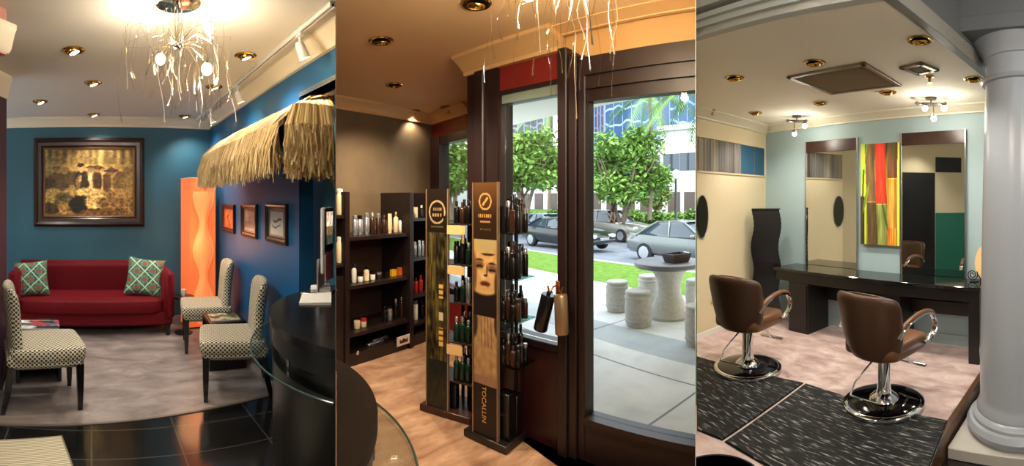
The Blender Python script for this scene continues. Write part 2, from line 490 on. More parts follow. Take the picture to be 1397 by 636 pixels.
floor_poly('ceiling_lounge', [(0, 0), e1(4.2), WLR.pt(0, 0, -.3), WLB.pt(sB0 - .3, 0, -.2), (-6.6, -3.1), (0, -3.1)], M_ceilL, ZL + .1, .1)
g = G(); g.bx(-6.7, -6.6, -3.1, 1.7, 0, ZL); struct(g.obj('wall_lounge_far_left', M_purple, smooth=0))

# ---- shop shell
slab(WML, [('E1', WML.L + .05, 0, ZM)], 'wall_shop_brown', M_brown)
crown(WML, 'E1', WML.L, ZM, .12, .12, 'trim_crown_brown', M_crownM)
f0, f1 = WMF.sx(603), WMF.sx(640.5)
zt, zb = WMF.px(622, 193)[1], .55
slab(WMF, [(0, f1 + .05, zt + .03, ZM), (0, f1 + .05, 0, zb)], 'wall_shop_front_far', M_red)
g = G(WMF.M)
g.bx(0, f0, -.04, .1, 0, zt + .1); g.bx(f0, f1 + .05, -.03, .08, zt - .0, zt + .1); g.bx(f0, f1 + .05, -.03, .08, zb - .05, zb)
w1 = struct(g.obj('window_1', M_dark, smooth=0))
g = G(WMF.M); g.bx(f0, f1 + .05, .02, .03, zb, zt); struct(g.obj('window_pane', M_glass, w1, smooth=0))
crown(WMF, 0, f1 + .03, ZM, .12, .12, 'trim_crown_front_far', M_crownM)
# return wall hidden behind the post
pA, pB = WMN.pt(0.04, 0, 0), WMF.pt(f1 + .03, 0, 0)
Wret = Wall(pB, pA)
slab(Wret, [(0, Wret.L, 0, ZM)], 'wall_shop_return', M_red, .05)
SX = WMN.sx
p0, p1 = SX(640), SX(680)
g0, g1 = SX(682), SX(765)
d0, d1 = SX(766), SX(799)
zg0, zg1, zhead = .68, 2.29, 2.38
dt, dh, db = 2.215, 2.48, .27
S9 = 'E2'
g = G(WMN.M)
g.bx(p0 + .07, g1, 0, .1, zhead, ZM)
struct(g.obj('wall_shop_front_red', M_red, smooth=0))
g = G(WMN.M); g.wb(WMN, d0, S9, 0.02, .12, dh, ZM); struct(g.obj('wall_shop_front_ochre', M_tan, smooth=0))
g = G(WMN.M)
g.bx(p0, p0 + .10, -.02, .14, 0, 2.56); g.bx(p0 + .10, p0 + .2, -.05, .14, 0, 2.56, .008); g.bx(p0 + .2, g0, -.02, .14, 0, 2.56)
struct(g.obj('trim_post_left', M_dark2, smooth=0))
g = G(WMN.M)
g.bx(g0, g1, -.015, .1, zhead - .03, zhead); g.bx(g0, g1, -.03, .12, zg0 - .05, zg0, .006); g.bx(g0, g0 + .02, -.01, .1, zg0, zhead)
w2 = struct(g.obj('window_2', M_dark2, smooth=0))
g = G(WMN.M); g.bx(g0, g1, .0, .09, zg1, zhead - .03); g.obj('head_channel', mat('grey_green_metal', (120, 132, 120), .4), w2, smooth=0)
g = G(WMN.M); g.bx(g0 + .02, g1, .03, .04, zg0, zg1); g.obj('window_pane', M_glass, w2, smooth=0)
g = G(WMN.M); g.bx(g0 - .02, g1, 0.0, .1, 0, zg0 - .05); struct(g.obj('wall_shop_base_panel', mat('panel_mahogany', (52, 22, 20), .35, var=.15, scale=5), smooth=0))
g = G(WMN.M)
g.bx(d0, d0 + .07, -.05, .14, 0, 2.56, .006); g.bx(d0 + .07, d0 + .13, -.03, .12, 0, 2.52, .006); g.bx(d0 + .13, d1, -.01, .1, 0, 2.5, .006)
struct(g.obj('trim_post_door', M_dark2, smooth=0))
g = G(WMN.M)
g.wb(WMN, d1, S9, -.02, .12, 2.37, dh); g.wb(WMN, d1, S9, .0, .11, 2.29, 2.38); g.wb(WMN, d1, S9, .02, .10, dt, 2.30)
g.wb(WMN, d1, S9, -.005, .09, 0, db - .03); g.wb(WMN, d1, S9, -.02, .1, db - .04, db)
dr = struct(g.obj('door_1', M_dark2, smooth=0))
g = G(WMN.M); g.wb(WMN, d1, S9, .04, .052, db, dt); g.obj('door_pane', M_glass, dr, smooth=0)
crown(WMN, p0 - .02, g1 + .02, ZM, .16, .13, 'trim_crown_front', M_crownM)
crown(WMN, g1 + .02, S9, ZM, .12, .035, 'trim_crown_door', M_crownM)
floor_poly('floor_shop', [(0, 0), e1(4.75), WML.pt(WML.L, 0, -.12), WMF.pt(f1, 0, -.05), WMN.pt(p0, 0, -.05), WMN.pt(WMN.sx(E2) + .3, 0, -.02), pr(E2 + 30, .1)], M_floorM, room='M')
floor_poly('ceiling_shop', [(0, 0), e1(4.8), WML.pt(WML.L, 0, -.15), WMF.pt(f1, 0, -.1), WMN.pt(p0, 0, -.1), WMN.pt(WMN.sx(E2) + .3, 0, -.06), pr(E2 + 30, .1)], M_ceilM, ZM + .1, .1, 'M')

# ---- salon shell
slab(WRL, [('E2', WRL.L, 0, ZR)], 'wall_salon_cream', M_cream)
slab(WRB, [(-.1, 9.0, 0, ZR)], 'wall_salon_mirror', M_ice)
crown(WRL, 'E2', WRL.L, ZR, .14, .10, 'trim_crown_cream', M_crownR)
crown(WRB, 0, 9.0, ZR, .14, .09, 'trim_crown_mirror', M_crownR)
g = G(WRL.M); g.wb(WRL, 'E2', WRL.L, -.015, 0, 0, .06); struct(g.obj('baseboard_cream', M_white, smooth=0))
g = G(WRB.M); g.bx(0, 6.0, -.015, 0, 0, .11); struct(g.obj('baseboard_mirror', mat('paint_ice_skirting', (168, 190, 194), .4), smooth=0))
k0, k1 = fl(1342, 500), fl(1250, 636)
ke = (Vector(k1) - Vector(k0)).normalized()
kE = Vector(k1) + ke * 1.5
kS = Vector(k0) - ke * .66
floor_poly('floor_salon', [pr(E2, .4), pr(E2, 5.02), WRL.pt(WRL.L, 0, -.1), kS, kE], M_floorR, 0, .17, 'R')
g = G(); kn = Vector((ke.y, -ke.x, 0)) * -.045
if (Vector(pr(1397, 2.5)) - Vector(k1)).dot(kn) < 0: kn = -kn
g.prism([kS, kE, kE + kn, kS + kn], -.17, .004); struct(g.obj('trim_platform_edge', mat('platform_oak', (92, 62, 42), .35, var=.25, scale=9), smooth=0))
floor_poly('floor_low', [kE + kn, kS + kn, WRB.pt(9, 0, -.1), (6.5, -3), (0, -3), (0, .3)], M_floorD, -.17, .05, 'R')
# the salon ceiling is lower than the hall the viewer stands in: two fascias rise from its edge
b0, b1 = ce(1225, 0, ZR), ce(1340, 94, ZR)
be = (Vector(b1) - Vector(b0)).normalized(); bn = Vector((be.y, -be.x, 0))
m0, m1 = ce(949, 50, ZR), ce(1160, 0, ZR)
me_ = (Vector(m1) - Vector(m0)).normalized(); mn = Vector((me_.y, -me_.x, 0))
if mn.dot(Vector(m0)) > 0: mn = -mn
det = me_.x*-be.y + be.x*me_.y
dd = Vector(b0) - Vector(m0)
tI = (dd.x*-be.y + be.x*dd.y)/det
I_ = Vector(m0) + me_*tI
B1 = Vector(b1) + be*1.4
floor_poly('ceiling_salon', [Vector(m0) - me_*.5, pr(E2, 5.1), WRL.pt(WRL.L, 0, -.2), B1, I_], M_ceilR, ZR + .1, .1, 'R')
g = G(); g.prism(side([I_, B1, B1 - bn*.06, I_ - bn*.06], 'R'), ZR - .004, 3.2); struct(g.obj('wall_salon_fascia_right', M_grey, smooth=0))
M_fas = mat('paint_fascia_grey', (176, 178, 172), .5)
a_ = Vector(m0) - me_*.5
def strip(o, z0, z1, name, nd=.0):
    g = G(); g.prism(side([a_ - mn*.06, I_ - mn*.06, I_ + mn*o, a_ + mn*o], 'R'), z0, z1); return struct(g.obj(name, M_fas, smooth=0))
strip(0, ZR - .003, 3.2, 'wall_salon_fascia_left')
strip(.03, 2.665, 2.70, 'trim_fascia_bead'); strip(.06, 2.70, 2.73, 'trim_fascia_ogee'); strip(.09, 2.755, 2.80, 'trim_fascia_cap')
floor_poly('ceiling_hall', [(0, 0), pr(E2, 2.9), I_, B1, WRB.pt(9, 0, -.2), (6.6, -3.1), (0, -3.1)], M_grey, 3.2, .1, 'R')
# rear shell behind the viewer
g = G(); g.bx(-6.7, 6.8, -3.1, -3.0, -.2, 3.2); struct(g.obj('wall_rear', M_partition, smooth=0))
# ================================================================ LOUNGE
def rotm(rz): return Matrix.Rotation(rz, 4, 'Z')
M_art = artmat('picture_print', .45)
M_artgloss = artmat('picture_glossy', .25)
# ---- framed market picture on the back wall
s0, z1 = WLB.px(46, 188, .03); s1, z0 = WLB.px(197, 309, .03)
_, z1b = WLB.px(197, 189, .03); z1 = (z1 + z1b) / 2
cw, chh = s1 - s0, z1 - z0
pic = thing('framed_picture', 'large dark framed sepia market scene on the teal wall above the sofa', 'picture', WLB.pt((s0+s1)/2, (z0+z1)/2, .0), WLB.rz)
def frame(parent, w, h, t, d, m, name='frame', y=0.0, bev=.01):
    g = G()
    pr_ = [(0, 0), (0, -d*.7), (t*.25, -d), (t*.5, -d*.75), (t*.8, -d*.7), (t, -d*.35), (t, 0)]
    rs = []
    for a, z in pr_:
        hw, hh = w/2 - a, h/2 - a
        rs.append([(-hw, y+z, -hh), (hw, y+z, -hh), (hw, y+z, hh), (-hw, y+z, hh)])
    rs.append(rs[0])
    g.rings(rs, cap=False)
    return g.obj(name, m, parent, smooth=20)
M_frame = mat('frame_dark_walnut', (34, 20, 16), .28, var=.25, scale=20)
frame(pic, cw, chh, .13, .06, M_frame)
frame(pic, cw - .25, chh - .25, .035, .035, mat('frame_liner_gold', (96, 66, 34), .4, .3), 'liner')
BL = [(.16, .50, .14, .17, (70, 54, 30)), (.07, .42, .10, .18, (58, 44, 24)), (.30, .56, .09, .12, (88, 66, 36)), (.24, .68, .05, .05, (120, 92, 54)), (.14, .70, .05, .05, (104, 80, 46)),
      (.42, .52, .10, .19, (52, 38, 24)), (.385, .50, .03, .13, (120, 92, 54)), (.415, .69, .042, .06, (206, 160, 98)), (.415, .745, .046, .035, (34, 24, 14)), (.40, .56, .02, .06, (190, 150, 92)),
      (.53, .53, .035, .17, (214, 178, 116)), (.565, .52, .03, .17, (120, 88, 50)), (.60, .52, .055, .17, (74, 50, 28)), (.60, .68, .045, .055, (150, 110, 64)), (.60, .705, .085, .022, (60, 40, 22)), (.60, .73, .045, .035, (86, 60, 34)), (.52, .685, .04, .05, (140, 104, 60)), (.52, .72, .06, .022, (70, 48, 28)),
      (.655, .52, .03, .15, (206, 168, 106)), (.70, .50, .06, .16, (84, 58, 34)), (.74, .64, .045, .05, (130, 96, 56)), (.745, .665, .09, .022, (56, 38, 22)), (.745, .69, .05, .03, (80, 56, 32)), (.84, .50, .09, .17, (110, 84, 46)), (.85, .62, .05, .05, (96, 70, 40)), (.94, .50, .07, .2, (128, 102, 58)), (.93, .66, .06, .06, (112, 88, 50)),
      (.10, .30, .15, .13, (150, 124, 64)), (.22, .25, .12, .12, (92, 76, 40)), (.08, .12, .12, .10, (56, 42, 24)), (.27, .12, .12, .09, (150, 112, 56)), (.39, .17, .125, .15, (28, 22, 13)), (.57, .22, .13, .16, (226, 184, 108)), (.50, .36, .16, .07, (216, 174, 100)), (.76, .20, .20, .12, (134, 98, 54)), (.85, .33, .15, .09, (160, 122, 68)), (.68, .07, .3, .06, (110, 78, 42))]
def market(u, v):
    n1, n2, n3 = nz(u*9, v*9, 1), nz(u*24, v*26, 5), nz(u*55, v*50, 9)
    k = .80 + .35*max(0, 1 - ((u-.5)**2*4 + (v-.55)**2*4))
    c = [156*k, 124*k, 66*k]
    if u < .2: c = [lerp(c[0], 140, (.2-u)*4), lerp(c[1], 132, (.2-u)*4), lerp(c[2], 84, (.2-u)*4)]
    if v > .76:   # hanging wares
        f = .85 + .5*nz(u*20, 0, 3) + .15*sin(u*70)*(v > .86)
        c = [c[0]*f, c[1]*f, c[2]*f]
    for bx_, by, rx, ry, col in BL:
        c = soft(c, col, eld(u + .02*n1 + .008*n3, v + .02*n2, bx_, by, rx, ry), .45)
    m = 1 + .22*n1 + (.55*n2 + .5*n3)*(1.15 - v if v < .6 else .45)
    return [max(14, min(250, q*m*1.05)) for q in c]
art('canvas', Matrix.Translation((0, -.014, 0)), cw - .27, chh - .27, 150, 110, market, M_art, pic)

# ---- red sofa
M_velvet = mat('red_velvet', (92, 4, 18), .72, spec=.2, var=.12, scale=14)
M_velvet.node_tree.nodes['Principled BSDF'].inputs['Sheen Weight'].default_value = .25
M_velvet.node_tree.nodes['Principled BSDF'].inputs['Sheen Tint'].default_value = rgb(200, 40, 60)
fo = .90
sL, sR = WLB.sx(10, fo), WLB.sx(239, fo)
sw = sR - sL
sofa = thing('sofa', 'long dark red velvet sofa standing against the teal back wall', 'sofa', WLB.pt((sL+sR)/2, 0, fo - .42), WLB.rz)
# local: x along, front -y (y from -.42 to +.42)
g = G(); g.box((0, .02, .20), (sw - .04, .80, .16), .02); g.obj('base', M_velvet, sofa)
g = G(); g.sq((0, -.07, .345), (sw - .26, .70, .17), .22, 16); g.obj('seat_cushion', M_velvet, sofa)
g = G(); g.box((0, .34, .50), (sw - .02, .15, .58), .045); g.sq((0, .25, .56), (sw - .28, .12, .40), .22, 12); g.obj('backrest', M_velvet, sofa)
for sx_ in (-1, 1):
    g = G(); g.box((sx_*(sw/2 - .065), -.02, .47), (.13, .80, .58), .045); g.obj('armrest', M_velvet, sofa)
for sx_ in (-1, 1):
    for y in (-.36, .34):
        g = G(); g.rings([[(sx_*(sw/2-.08)+a*.03, y+b*.03, .13) for a, b in ((-1,-1),(1,-1),(1,1),(-1,1))], [(sx_*(sw/2-.08)+a*.022, y+b*.022, 0) for a, b in ((-1,-1),(1,-1),(1,1),(-1,1))]]); g.obj('leg', M_black, sofa, smooth=0)
# ---- patterned cushions
def cushfn():
    m, N, L, b = base('cushion_tile_print')
    tc = N.new('ShaderNodeTexCoord'); mp = N.new('ShaderNodeMapping'); mp.inputs['Scale'].default_value = (5.2, 1, 5.2)
    L.new(tc.outputs['Object'], mp.inputs['Vector'])
    sp = N.new('ShaderNodeSeparateXYZ'); L.new(mp.outputs[0], sp.inputs[0])
    def mth(op, a, bb=None):
        n = N.new('ShaderNodeMath'); n.operation = op
        for i, q in enumerate((a, bb)):
            if q is None: continue
            if isinstance(q, (int, float)): n.inputs[i].default_value = q
            else: L.new(q, n.inputs[i])
        return n.outputs[0]
    a = mth('ABSOLUTE', mth('SUBTRACT', mth('FRACT', mth('ADD', sp.outputs[0], sp.outputs[2])), .5))
    c = mth('ABSOLUTE', mth('SUBTRACT', mth('FRACT', mth('SUBTRACT', sp.outputs[0], sp.outputs[2])), .5))
    line = mth('LESS_THAN', mth('MINIMUM', a, c), .055)
    r2 = mth('ADD', mth('POWER', mth('SUBTRACT', a, .5), 2), mth('POWER', mth('SUBTRACT', c, .5), 2))
    ring = mth('LESS_THAN', mth('ABSOLUTE', mth('SUBTRACT', mth('SQRT', r2), .26)), .035)
    dot = mth('LESS_THAN', r2, .035)
    no = N.new('ShaderNodeTexNoise'); no.inputs['Scale'].default_value = 60; L.new(tc.outputs['Object'], no.inputs['Vector'])
    rp = N.new('ShaderNodeValToRGB'); rp.color_ramp.elements[0].position = .42; rp.color_ramp.elements[0].color = rgb(46, 72, 66); rp.color_ramp.elements[1].position = .58; rp.color_ramp.elements[1].color = rgb(132, 128, 84)
    L.new(no.outputs['Fac'], rp.inputs[0])
    def mixc(f, a_, col):
        n = N.new('ShaderNodeMix'); n.data_type = 'RGBA'; L.new(f, n.inputs['Factor']); L.new(a_, n.inputs['A']); n.inputs['B'].default_value = rgb(*col); return n.outputs['Result']
    x = mixc(ring, rp.outputs['Color'], (60, 150, 142)); x = mixc(dot, x, (150, 78, 52)); x = mixc(line, x, (150, 214, 198))
    L.new(x, b.inputs['Base Color']); b.inputs['Roughness'].default_value = .7
    return m
M_cush = cushfn()
def cushion(name, label, loc, rz, tilt, roll, size):
    t = thing(name, label, 'cushion', loc, rz, 'patterned sofa cushions')
    M = Matrix.Translation((0, 0, size*.49)) @ Matrix.Rotation(roll, 4, 'Y')
    g = G(); n = 16
    vs, fs = [], []
    for sd in (-1, 1):
        for i in range(n+1):
            for j in range(n+1):
                u, v = -1 + 2*j/n, -1 + 2*i/n
                pin = 1 - .10*(1 - u*u)*v*v - .0
                pin2 = 1 - .10*(1 - v*v)*u*u
                th_ = .075*sqrt(max(0, (1 - u**4)*(1 - v**4)))
                vs.append(M @ Vector((u*size/2*pin2, sd*th_, v*size/2*pin)))
    k = (n+1)**2
    for sd in (0, 1):
        for i in range(n):
            for j in range(n):
                a = sd*k + i*(n+1)+j; fs.append((a, a+1, a+n+2, a+n+1))
    g.add(vs, fs); g.weld = True
    o = g.obj('cover', M_cush, t)
    pts = []
    for q in range(64):
        f = q/16; e = int(f); r = f - e
        u, v = ((-1+2*r, -1), (1, -1+2*r), (1-2*r, 1), (-1, 1-2*r))[e]
        pts.append(M @ Vector((u*size/2*(1 - .10*(1-v*v)*u*u), 0, v*size/2*(1 - .10*(1-u*u)*v*v))))
    g = G(); g.tube(pts + pts[:1], .006, 6); g.obj('piping', mat('cushion_piping', (70, 96, 84), .7), t)
    t.rotation_euler = (tilt, 0, rz)
    return t
sc1 = WLB.sx(44, .55); sc2 = WLB.sx(196, .55)
cushion('cushion', 'turquoise patterned cushion leaning at the left end of the red sofa', WLB.pt(sc1, .432, .66), WLB.rz, radians(-14), radians(-6), .42)
cushion('cushion', 'green and turquoise patterned cushion at the right end of the red sofa', WLB.pt(sc2, .432, .66), WLB.rz + radians(-8), radians(-14), radians(7), .46)

# ---- slipper chairs
M_print = trellis('upholstery_trellis', (206, 198, 172), (48, 52, 58), .024, .34)
def chair(label, loc, rz, dp=0.0):
    t = thing('slipper_chair', label, 'chair', loc, rz, 'patterned slipper chairs')
    g = G(); g.sq((0, -.02 + dp/2, .435), (.53, .54 + dp, .11), .25, 14); g.box((0, dp/2, .385), (.50, .53 + dp, .11), .03); g.obj('seat', M_print, t)
    g = G(); g.shell(lambda v: .225 + .045*max(0, v)**1.5 + .035*max(0, -v-.1), .36, .94, lambda u, v: .185 + dp + .022*(v+1) - .055*u*u*(.6 + .4*v) + .008*(v+1)**2, .046, 18, 22, 6, 8); g.obj('backrest', M_print, t)
    for sx_ in (-1, 1):
        for y, sp in ((-.235, -.0), (.235 + dp, .06)):
            x = sx_*.22
            r = lambda s, ox, oy, z: [(x + ox + a*s, y + oy + b*s, z) for a, b in ((-1, -1), (1, -1), (1, 1), (-1, 1))]
            g = G(); g.rings([r(.026, 0, 0, .35), r(.023, 0, sp*.35, .17), r(.016, 0, sp, 0)]); g.obj('leg', M_black, t, smooth=0)
    return t
chair('pale patterned armless chair facing right, in front of the red sofa', (-3.088, 1.73, 0), radians(158.7), .06)
chair('patterned armless chair nearest the reception desk, facing away from the blue wall', (-2.20, 2.998, 0), radians(-50))
chair('patterned armless chair beside the glowing orange lamp, under the small frames', (-3.075, 3.70, 0), radians(-45))

# ---- side tables and magazines
def sidetable(label, loc, rz, w=.40, h=.45):
    t = thing('side_table', label, 'side table', loc, rz, 'black side tables')
    g = G(); g.box((0, 0, h - .02), (w, w, .04), .004); g.obj('top', M_black, t)
    g = G()
    g.box((-w/2 + .015, 0, (h-.04)/2), (.03, w, h - .04), .003); g.box((w/2 - .015, 0, (h-.04)/2), (.03, w, h - .04), .003); g.box((0, w/2-.02, (h-.04)/2), (w - .06, .02, h - .04))
    g.obj('side_panels', M_blackwood, t, smooth=0)
    g = G(); g.box((0, 0, .12), (w - .06, w - .03, .025)); g.obj('shelf', M_blackwood, t, smooth=0)
    return t
def magfn(seed, cols):
    def f(u, v):
        i = int(u*3 + nz(seed, v*3)*1.5) + int(v*3)*3
        rnd = random.Random(seed*31 + i); c = cols[rnd.randrange(len(cols))]
        k = .85 + .4*nz(u*9, v*9, seed)
        return [q*k for q in c]
    return f
def magazine(label, loc, rz, w, d, cols, seed, n=1):
    t = thing('magazine', label, 'magazine', loc, rz)
    g = G()
    g.box((0, 0, .004), (w, d, .008)); g.obj('pages', mat('paper', (228, 226, 220), .6), t, smooth=0)
    art('cover', Matrix.Translation((0, 0, .0085)) @ Matrix.Rotation(radians(-90), 4, 'X'), w, d, 18, 18, magfn(seed, cols), M_artgloss, t)
    return t
p = pr(50, 4.05); sidetable('black box side table behind the pale chair, under a magazine', (p.x, p.y, 0), radians(68))
magazine('open picture magazine on the side table behind the pale chair', (p.x + .02, p.y + .02, .45), radians(60), .36, .27, [(230, 226, 222), (190, 60, 70), (120, 110, 120), (235, 235, 235), (60, 60, 70)], 3)
p = Vector((-2.63, 3.42, 0)); sidetable('black box side table between the two chairs by the blue wall', p, radians(-39), .36)
magazine('magazine with green garden cover on the table between the two chairs', (p.x, p.y, .45), radians(-42), .24, .28, [(96, 110, 60), (140, 130, 80), (70, 80, 50), (190, 180, 150)], 8)
p = pr(250.5, 5.28)
t = thing('accent_table', 'small round black table between the red sofa and the orange lamp', 'side table', (p.x, p.y, 0))
g = G(); g.lathe([(0, .42), (.13, .42), (.13, .44), (0, .44)]); g.obj('top', M_black, t)
g = G(); g.lathe([(.015, .02), (.015, .42)]); g.lathe([(.11, 0), (.11, .012), (.02, .03)]); g.obj('pedestal', M_black, t)
t = thing('candle_holder', 'small white candle cup on the round table beside the orange lamp', 'candle', (p.x, p.y, .44))
g = G(); g.lathe([(.02, 0), (.032, .03), (.035, .075), (.030, .075), (.026, .03)]); g.obj('cup', mat('porcelain', (235, 228, 215), .3), t)
g = G(); g.lathe([(.0, .03), (.024, .03), (.024, .085), (0, .088)], n=12); g.obj('candle', mat('wax', (240, 226, 190), .5), t)

# ---- glowing orange tower lamp
def wavelamp(name, label, loc, rz, w, d, h, mb, mp_, top, ribs=0, amp=.045, waves=2.6, panel=True):
    t = thing(name, label, 'lamp', loc, rz)
    rs = []
    n = 48
    for i in range(n+1):
        z = .02 + (h - .02)*i/n
        q = 0.0; sh = amp*.35*sin(2*pi*waves*i/n + .6) if not panel else 0.0
        rb = .004*(i % 2) if ribs else 0
        hw, hd = w/2 + q - rb, d/2 - rb
        rs.append([(sh - hw, -hd, z), (sh + hw, -hd, z), (sh + hw, hd, z), (sh - hw, hd, z)])
    g = G(); g.rings(rs); g.obj('lamp_shade', mb, t, smooth=25)
    if not panel:
        pass
    if panel:
        vs, fs = [], []
        N_ = 60; nx = 8
        for i in range(N_+1):
            f = i/N_; z = .06 + (h*.88)*f
            hw = w*.27 + w*.13*sin(2*pi*2.5*f - .9)
            for j in range(nx+1):
                u = -1 + 2*j/nx
                vs.append((u*hw + .0, -d/2 - .012 - .05*(1-u*u), z))
        for i in range(N_):
            for j in range(nx):
                a = i*(nx+1)+j; fs.append((a, a+1, a+nx+2, a+nx+1))
        g = G(); g.add(vs, fs); g.obj('wave_panel', mp_, t, normals=False, smooth=60)
        for sg in (-1, 1):
            g = G(); g.tube([Vector(vs[i*(nx+1) + (0 if sg < 0 else nx)]) + Vector((0, -.003, 0)) for i in range(N_+1)], .006, 6); g.obj('panel_edge', mp_, t)
    g = G(); g.box((0, 0, h + .006), (w + .01, d + .01, .012), .003); g.obj('top_rim', top, t, smooth=0)
    g = G(); g.box((0, 0, .01), (w*.9, d*.9, .02)); g.obj('base', M_black, t, smooth=0)
    return t
M_lampO = mat('orange_shade', (214, 110, 62), .6, emit=(236, 108, 56), estr=.33)
M_lampP = mat('orange_wave', (236, 140, 84), .55, emit=(248, 130, 72), estr=.40)
p = pr(270, 5.62)
wavelamp('floor_lamp', 'tall glowing orange tower lamp with wavy front in the lounge corner', (p.x, p.y, 0), WLB.rz + radians(10), .35, .30, 1.86, M_lampO, M_lampP, mat('lamp_rim', (220, 190, 160), .5))
lamp('POINT', 'lamp_glow', (p.x + .25, p.y - .35, 1.1), 3, (1, .5, .22), shadow_soft_size=.2)

# ---- three small frames on the blue wall
def pic1(u, v):
    k = 1 + .25*nz(u*8, v*8, 2); c = (206, 112, 66) if abs(u-.5) < .36 and abs(v-.5) < .38 else (170, 92, 60)
    if abs(u - .5 - .1*sin(v*9)) < .07 and v < .7: c = (150, 74, 50)
    return [q*k for q in c]
def pic2(u, v):
    k = 1 + .2*nz(u*8, v*8, 4); c = (150, 146, 140) if abs(u-.5) < .36 and abs(v-.5) < .38 else (96, 84, 78)
    if abs(u-.5) < .36 and .2 < v < .42 + .3*abs(nz(u*14, 0, 7)): c = (104, 96, 92)
    if abs(u - .52) < .03 and .2 < v < .7: c = (90, 80, 78)
    return [q*k for q in c]
def pic3(u, v):
    c = (172, 182, 176) if abs(u-.5) < .36 and abs(v-.5) < .38 else (110, 96, 82)
    for cy, cx in ((.6, .55), (.4, .48)):
        if abs(u - cx) < .24 and abs(v - cy - .05*sin(u*11)) < .035 + .02*nz(u*20, v*4): c = (58, 62, 66)
    return c
for (xa, xb, ya, yb, fn, lab) in ((303, 319, 280, 318, pic1, 'small orange sketch in a dark frame, nearest the orange lamp'), (329, 349.5, 279.5, 325, pic2, 'small grey sketch in a dark frame, middle one of the blue wall'), (362, 390.5, 279, 333, pic3, 'small framed print of two dark boats on the blue wall')):
    a, _ = WLR.hit(xa, .02); b, rb = WLR.hit(xb, .02); rm = WLR.hit((xa+xb)/2, .02)[1]
    hh = (yb - ya) * rm / F; w = b - a; zc = zz(rm, (ya + yb)/2 - 1)
    t = thing('framed_print', lab, 'picture', WLR.pt((a+b)/2, zc, 0), WLR.rz, 'small frames on the blue wall')
    frame(t, w, hh, .05 if w > .25 else .045, .028, M_frame)
    art('print', Matrix.Translation((0, -.008, 0)), w - .08, hh - .08, 40, 40, fn, M_artgloss, t)

# ---- thatch awning over the blue wall
awM = Matrix.Translation(WLR.pt(0, 0, 0)) @ rotm(WLR.rz)
aw = thing('thatch_awning', 'straw thatched awning projecting from the blue lounge wall', 'awning', WLR.pt(0, 0, 0), WLR.rz)
sa0, sa1 = WLR.sx(276, .42), WLR.sx(384, .42)
zr, ze, zf = 2.25, 2.03, 1.74
rng = random.Random(11)
def straw(g, pts, w, side_):
    s_ = Vector(side_)*w/2
    vs = []
    for p_ in pts: vs += [Vector(p_) - s_, Vector(p_) + s_]
    g.add(vs, [(2*i, 2*i+1, 2*i+3, 2*i+2) for i in range(len(pts)-1)])
M_straws = [mat('straw_a', (208, 178, 120), .75), mat('straw_b', (160, 128, 78), .8), mat('straw_c', (226, 202, 148), .7)]
gs = [G(), G(), G()]
def slope(o):     # height of the thatch surface at distance o from the wall
    q = min(1, o/.42); return zr - (zr - ze)*q**2.2
for i in range(3000):
    s_ = rng.uniform(sa0, sa1 - .05); o0 = rng.choice([0.0, .02, .1, .2, .3])
    pts = []; dx = rng.gauss(0, .025); lift = rng.uniform(0, .045)
    for k in range(3):
        o = lerp(o0, .42, k/2); pts.append((s_ + dx*k*.2, -o, slope(o) + lift))
    e = .42 + rng.uniform(-.02, .05); zb_ = zf + .055*(s_ - sa0)/(sa1 - sa0) + rng.gauss(0, .028) + (.06 if rng.random() < .1 else 0)
    pts.append((s_ + dx*.7, -e - lift*.4, lerp(ze, zb_, .5))); pts.append((s_ + dx, -e + rng.uniform(-.03, .03), zb_))
    straw(gs[rng.choice([0, 0, 1, 1, 2])], pts, rng.uniform(.005, .011), (1, .15*rng.uniform(-1, 1), 0))
# hip end turning back to the wall
ehi = WLR.sx(E1, .02)
for i in range(2300):
    q = rng.random(); o = .43*(1-q) ; o_top = o*.55
    sE = sa1 + .03
    lim = WLR.sx(E1, o + .02) - .03
    run = rng.uniform(.0, .06)
    z_e = ze + rng.uniform(-.02, .05)
    zb_ = zf + .055 + rng.gauss(0, .03)
    ex = sE + .10*(1 - abs(q - .5)) + run
    pts = [(sa1 - .10, -o_top, slope(o_top) + rng.uniform(0, .03)), (lerp(sa1-.1, ex, .6), -lerp(o_top, o, .6), lerp(zr, z_e, .45)), (ex, -o, z_e - .04), (ex + rng.uniform(-.01, .02), -o + rng.uniform(-.02, .02), lerp(z_e, zb_, .55)), (ex + rng.uniform(-.02, .02), -o + rng.gauss(0, .015), zb_)]
    pts = [(min(p_[0], WLR.sx(E1, -p_[1] + .0) - .015), p_[1], p_[2]) for p_ in pts]
    straw(gs[rng.choice([0, 0, 1, 1, 2])], pts, rng.uniform(.005, .010), (.3, 1, 0))
for k, nm in enumerate(('thatch', 'thatch', 'thatch')):
    o = gs[k].obj(nm, M_straws[k], aw, normals=False, smooth=0, cut=(E1, -1, awM)); o['kind'] = 'stuff'
g = G(); g.ext([(0, zr - .02), (-.30, slope(.3) - .03), (-.38, ze - .03), (-.38, ze - .10), (-.34, ze - .10), (-.02, zr - .12)], sa0 + .02, sa1 - .02, 'x'); g.obj('frame_board', mat('awning_board', (26, 20, 16), .7), aw, smooth=0, cut=(E1, -1, awM))
g = G(); g.box((sa1 - .005, -.2, (ze+zf)/2 + .06), (.012, .40, .30)); g.obj('end_board', mat('awning_board', (26, 20, 16), .7), aw, smooth=0, cut=(E1, -1, awM))

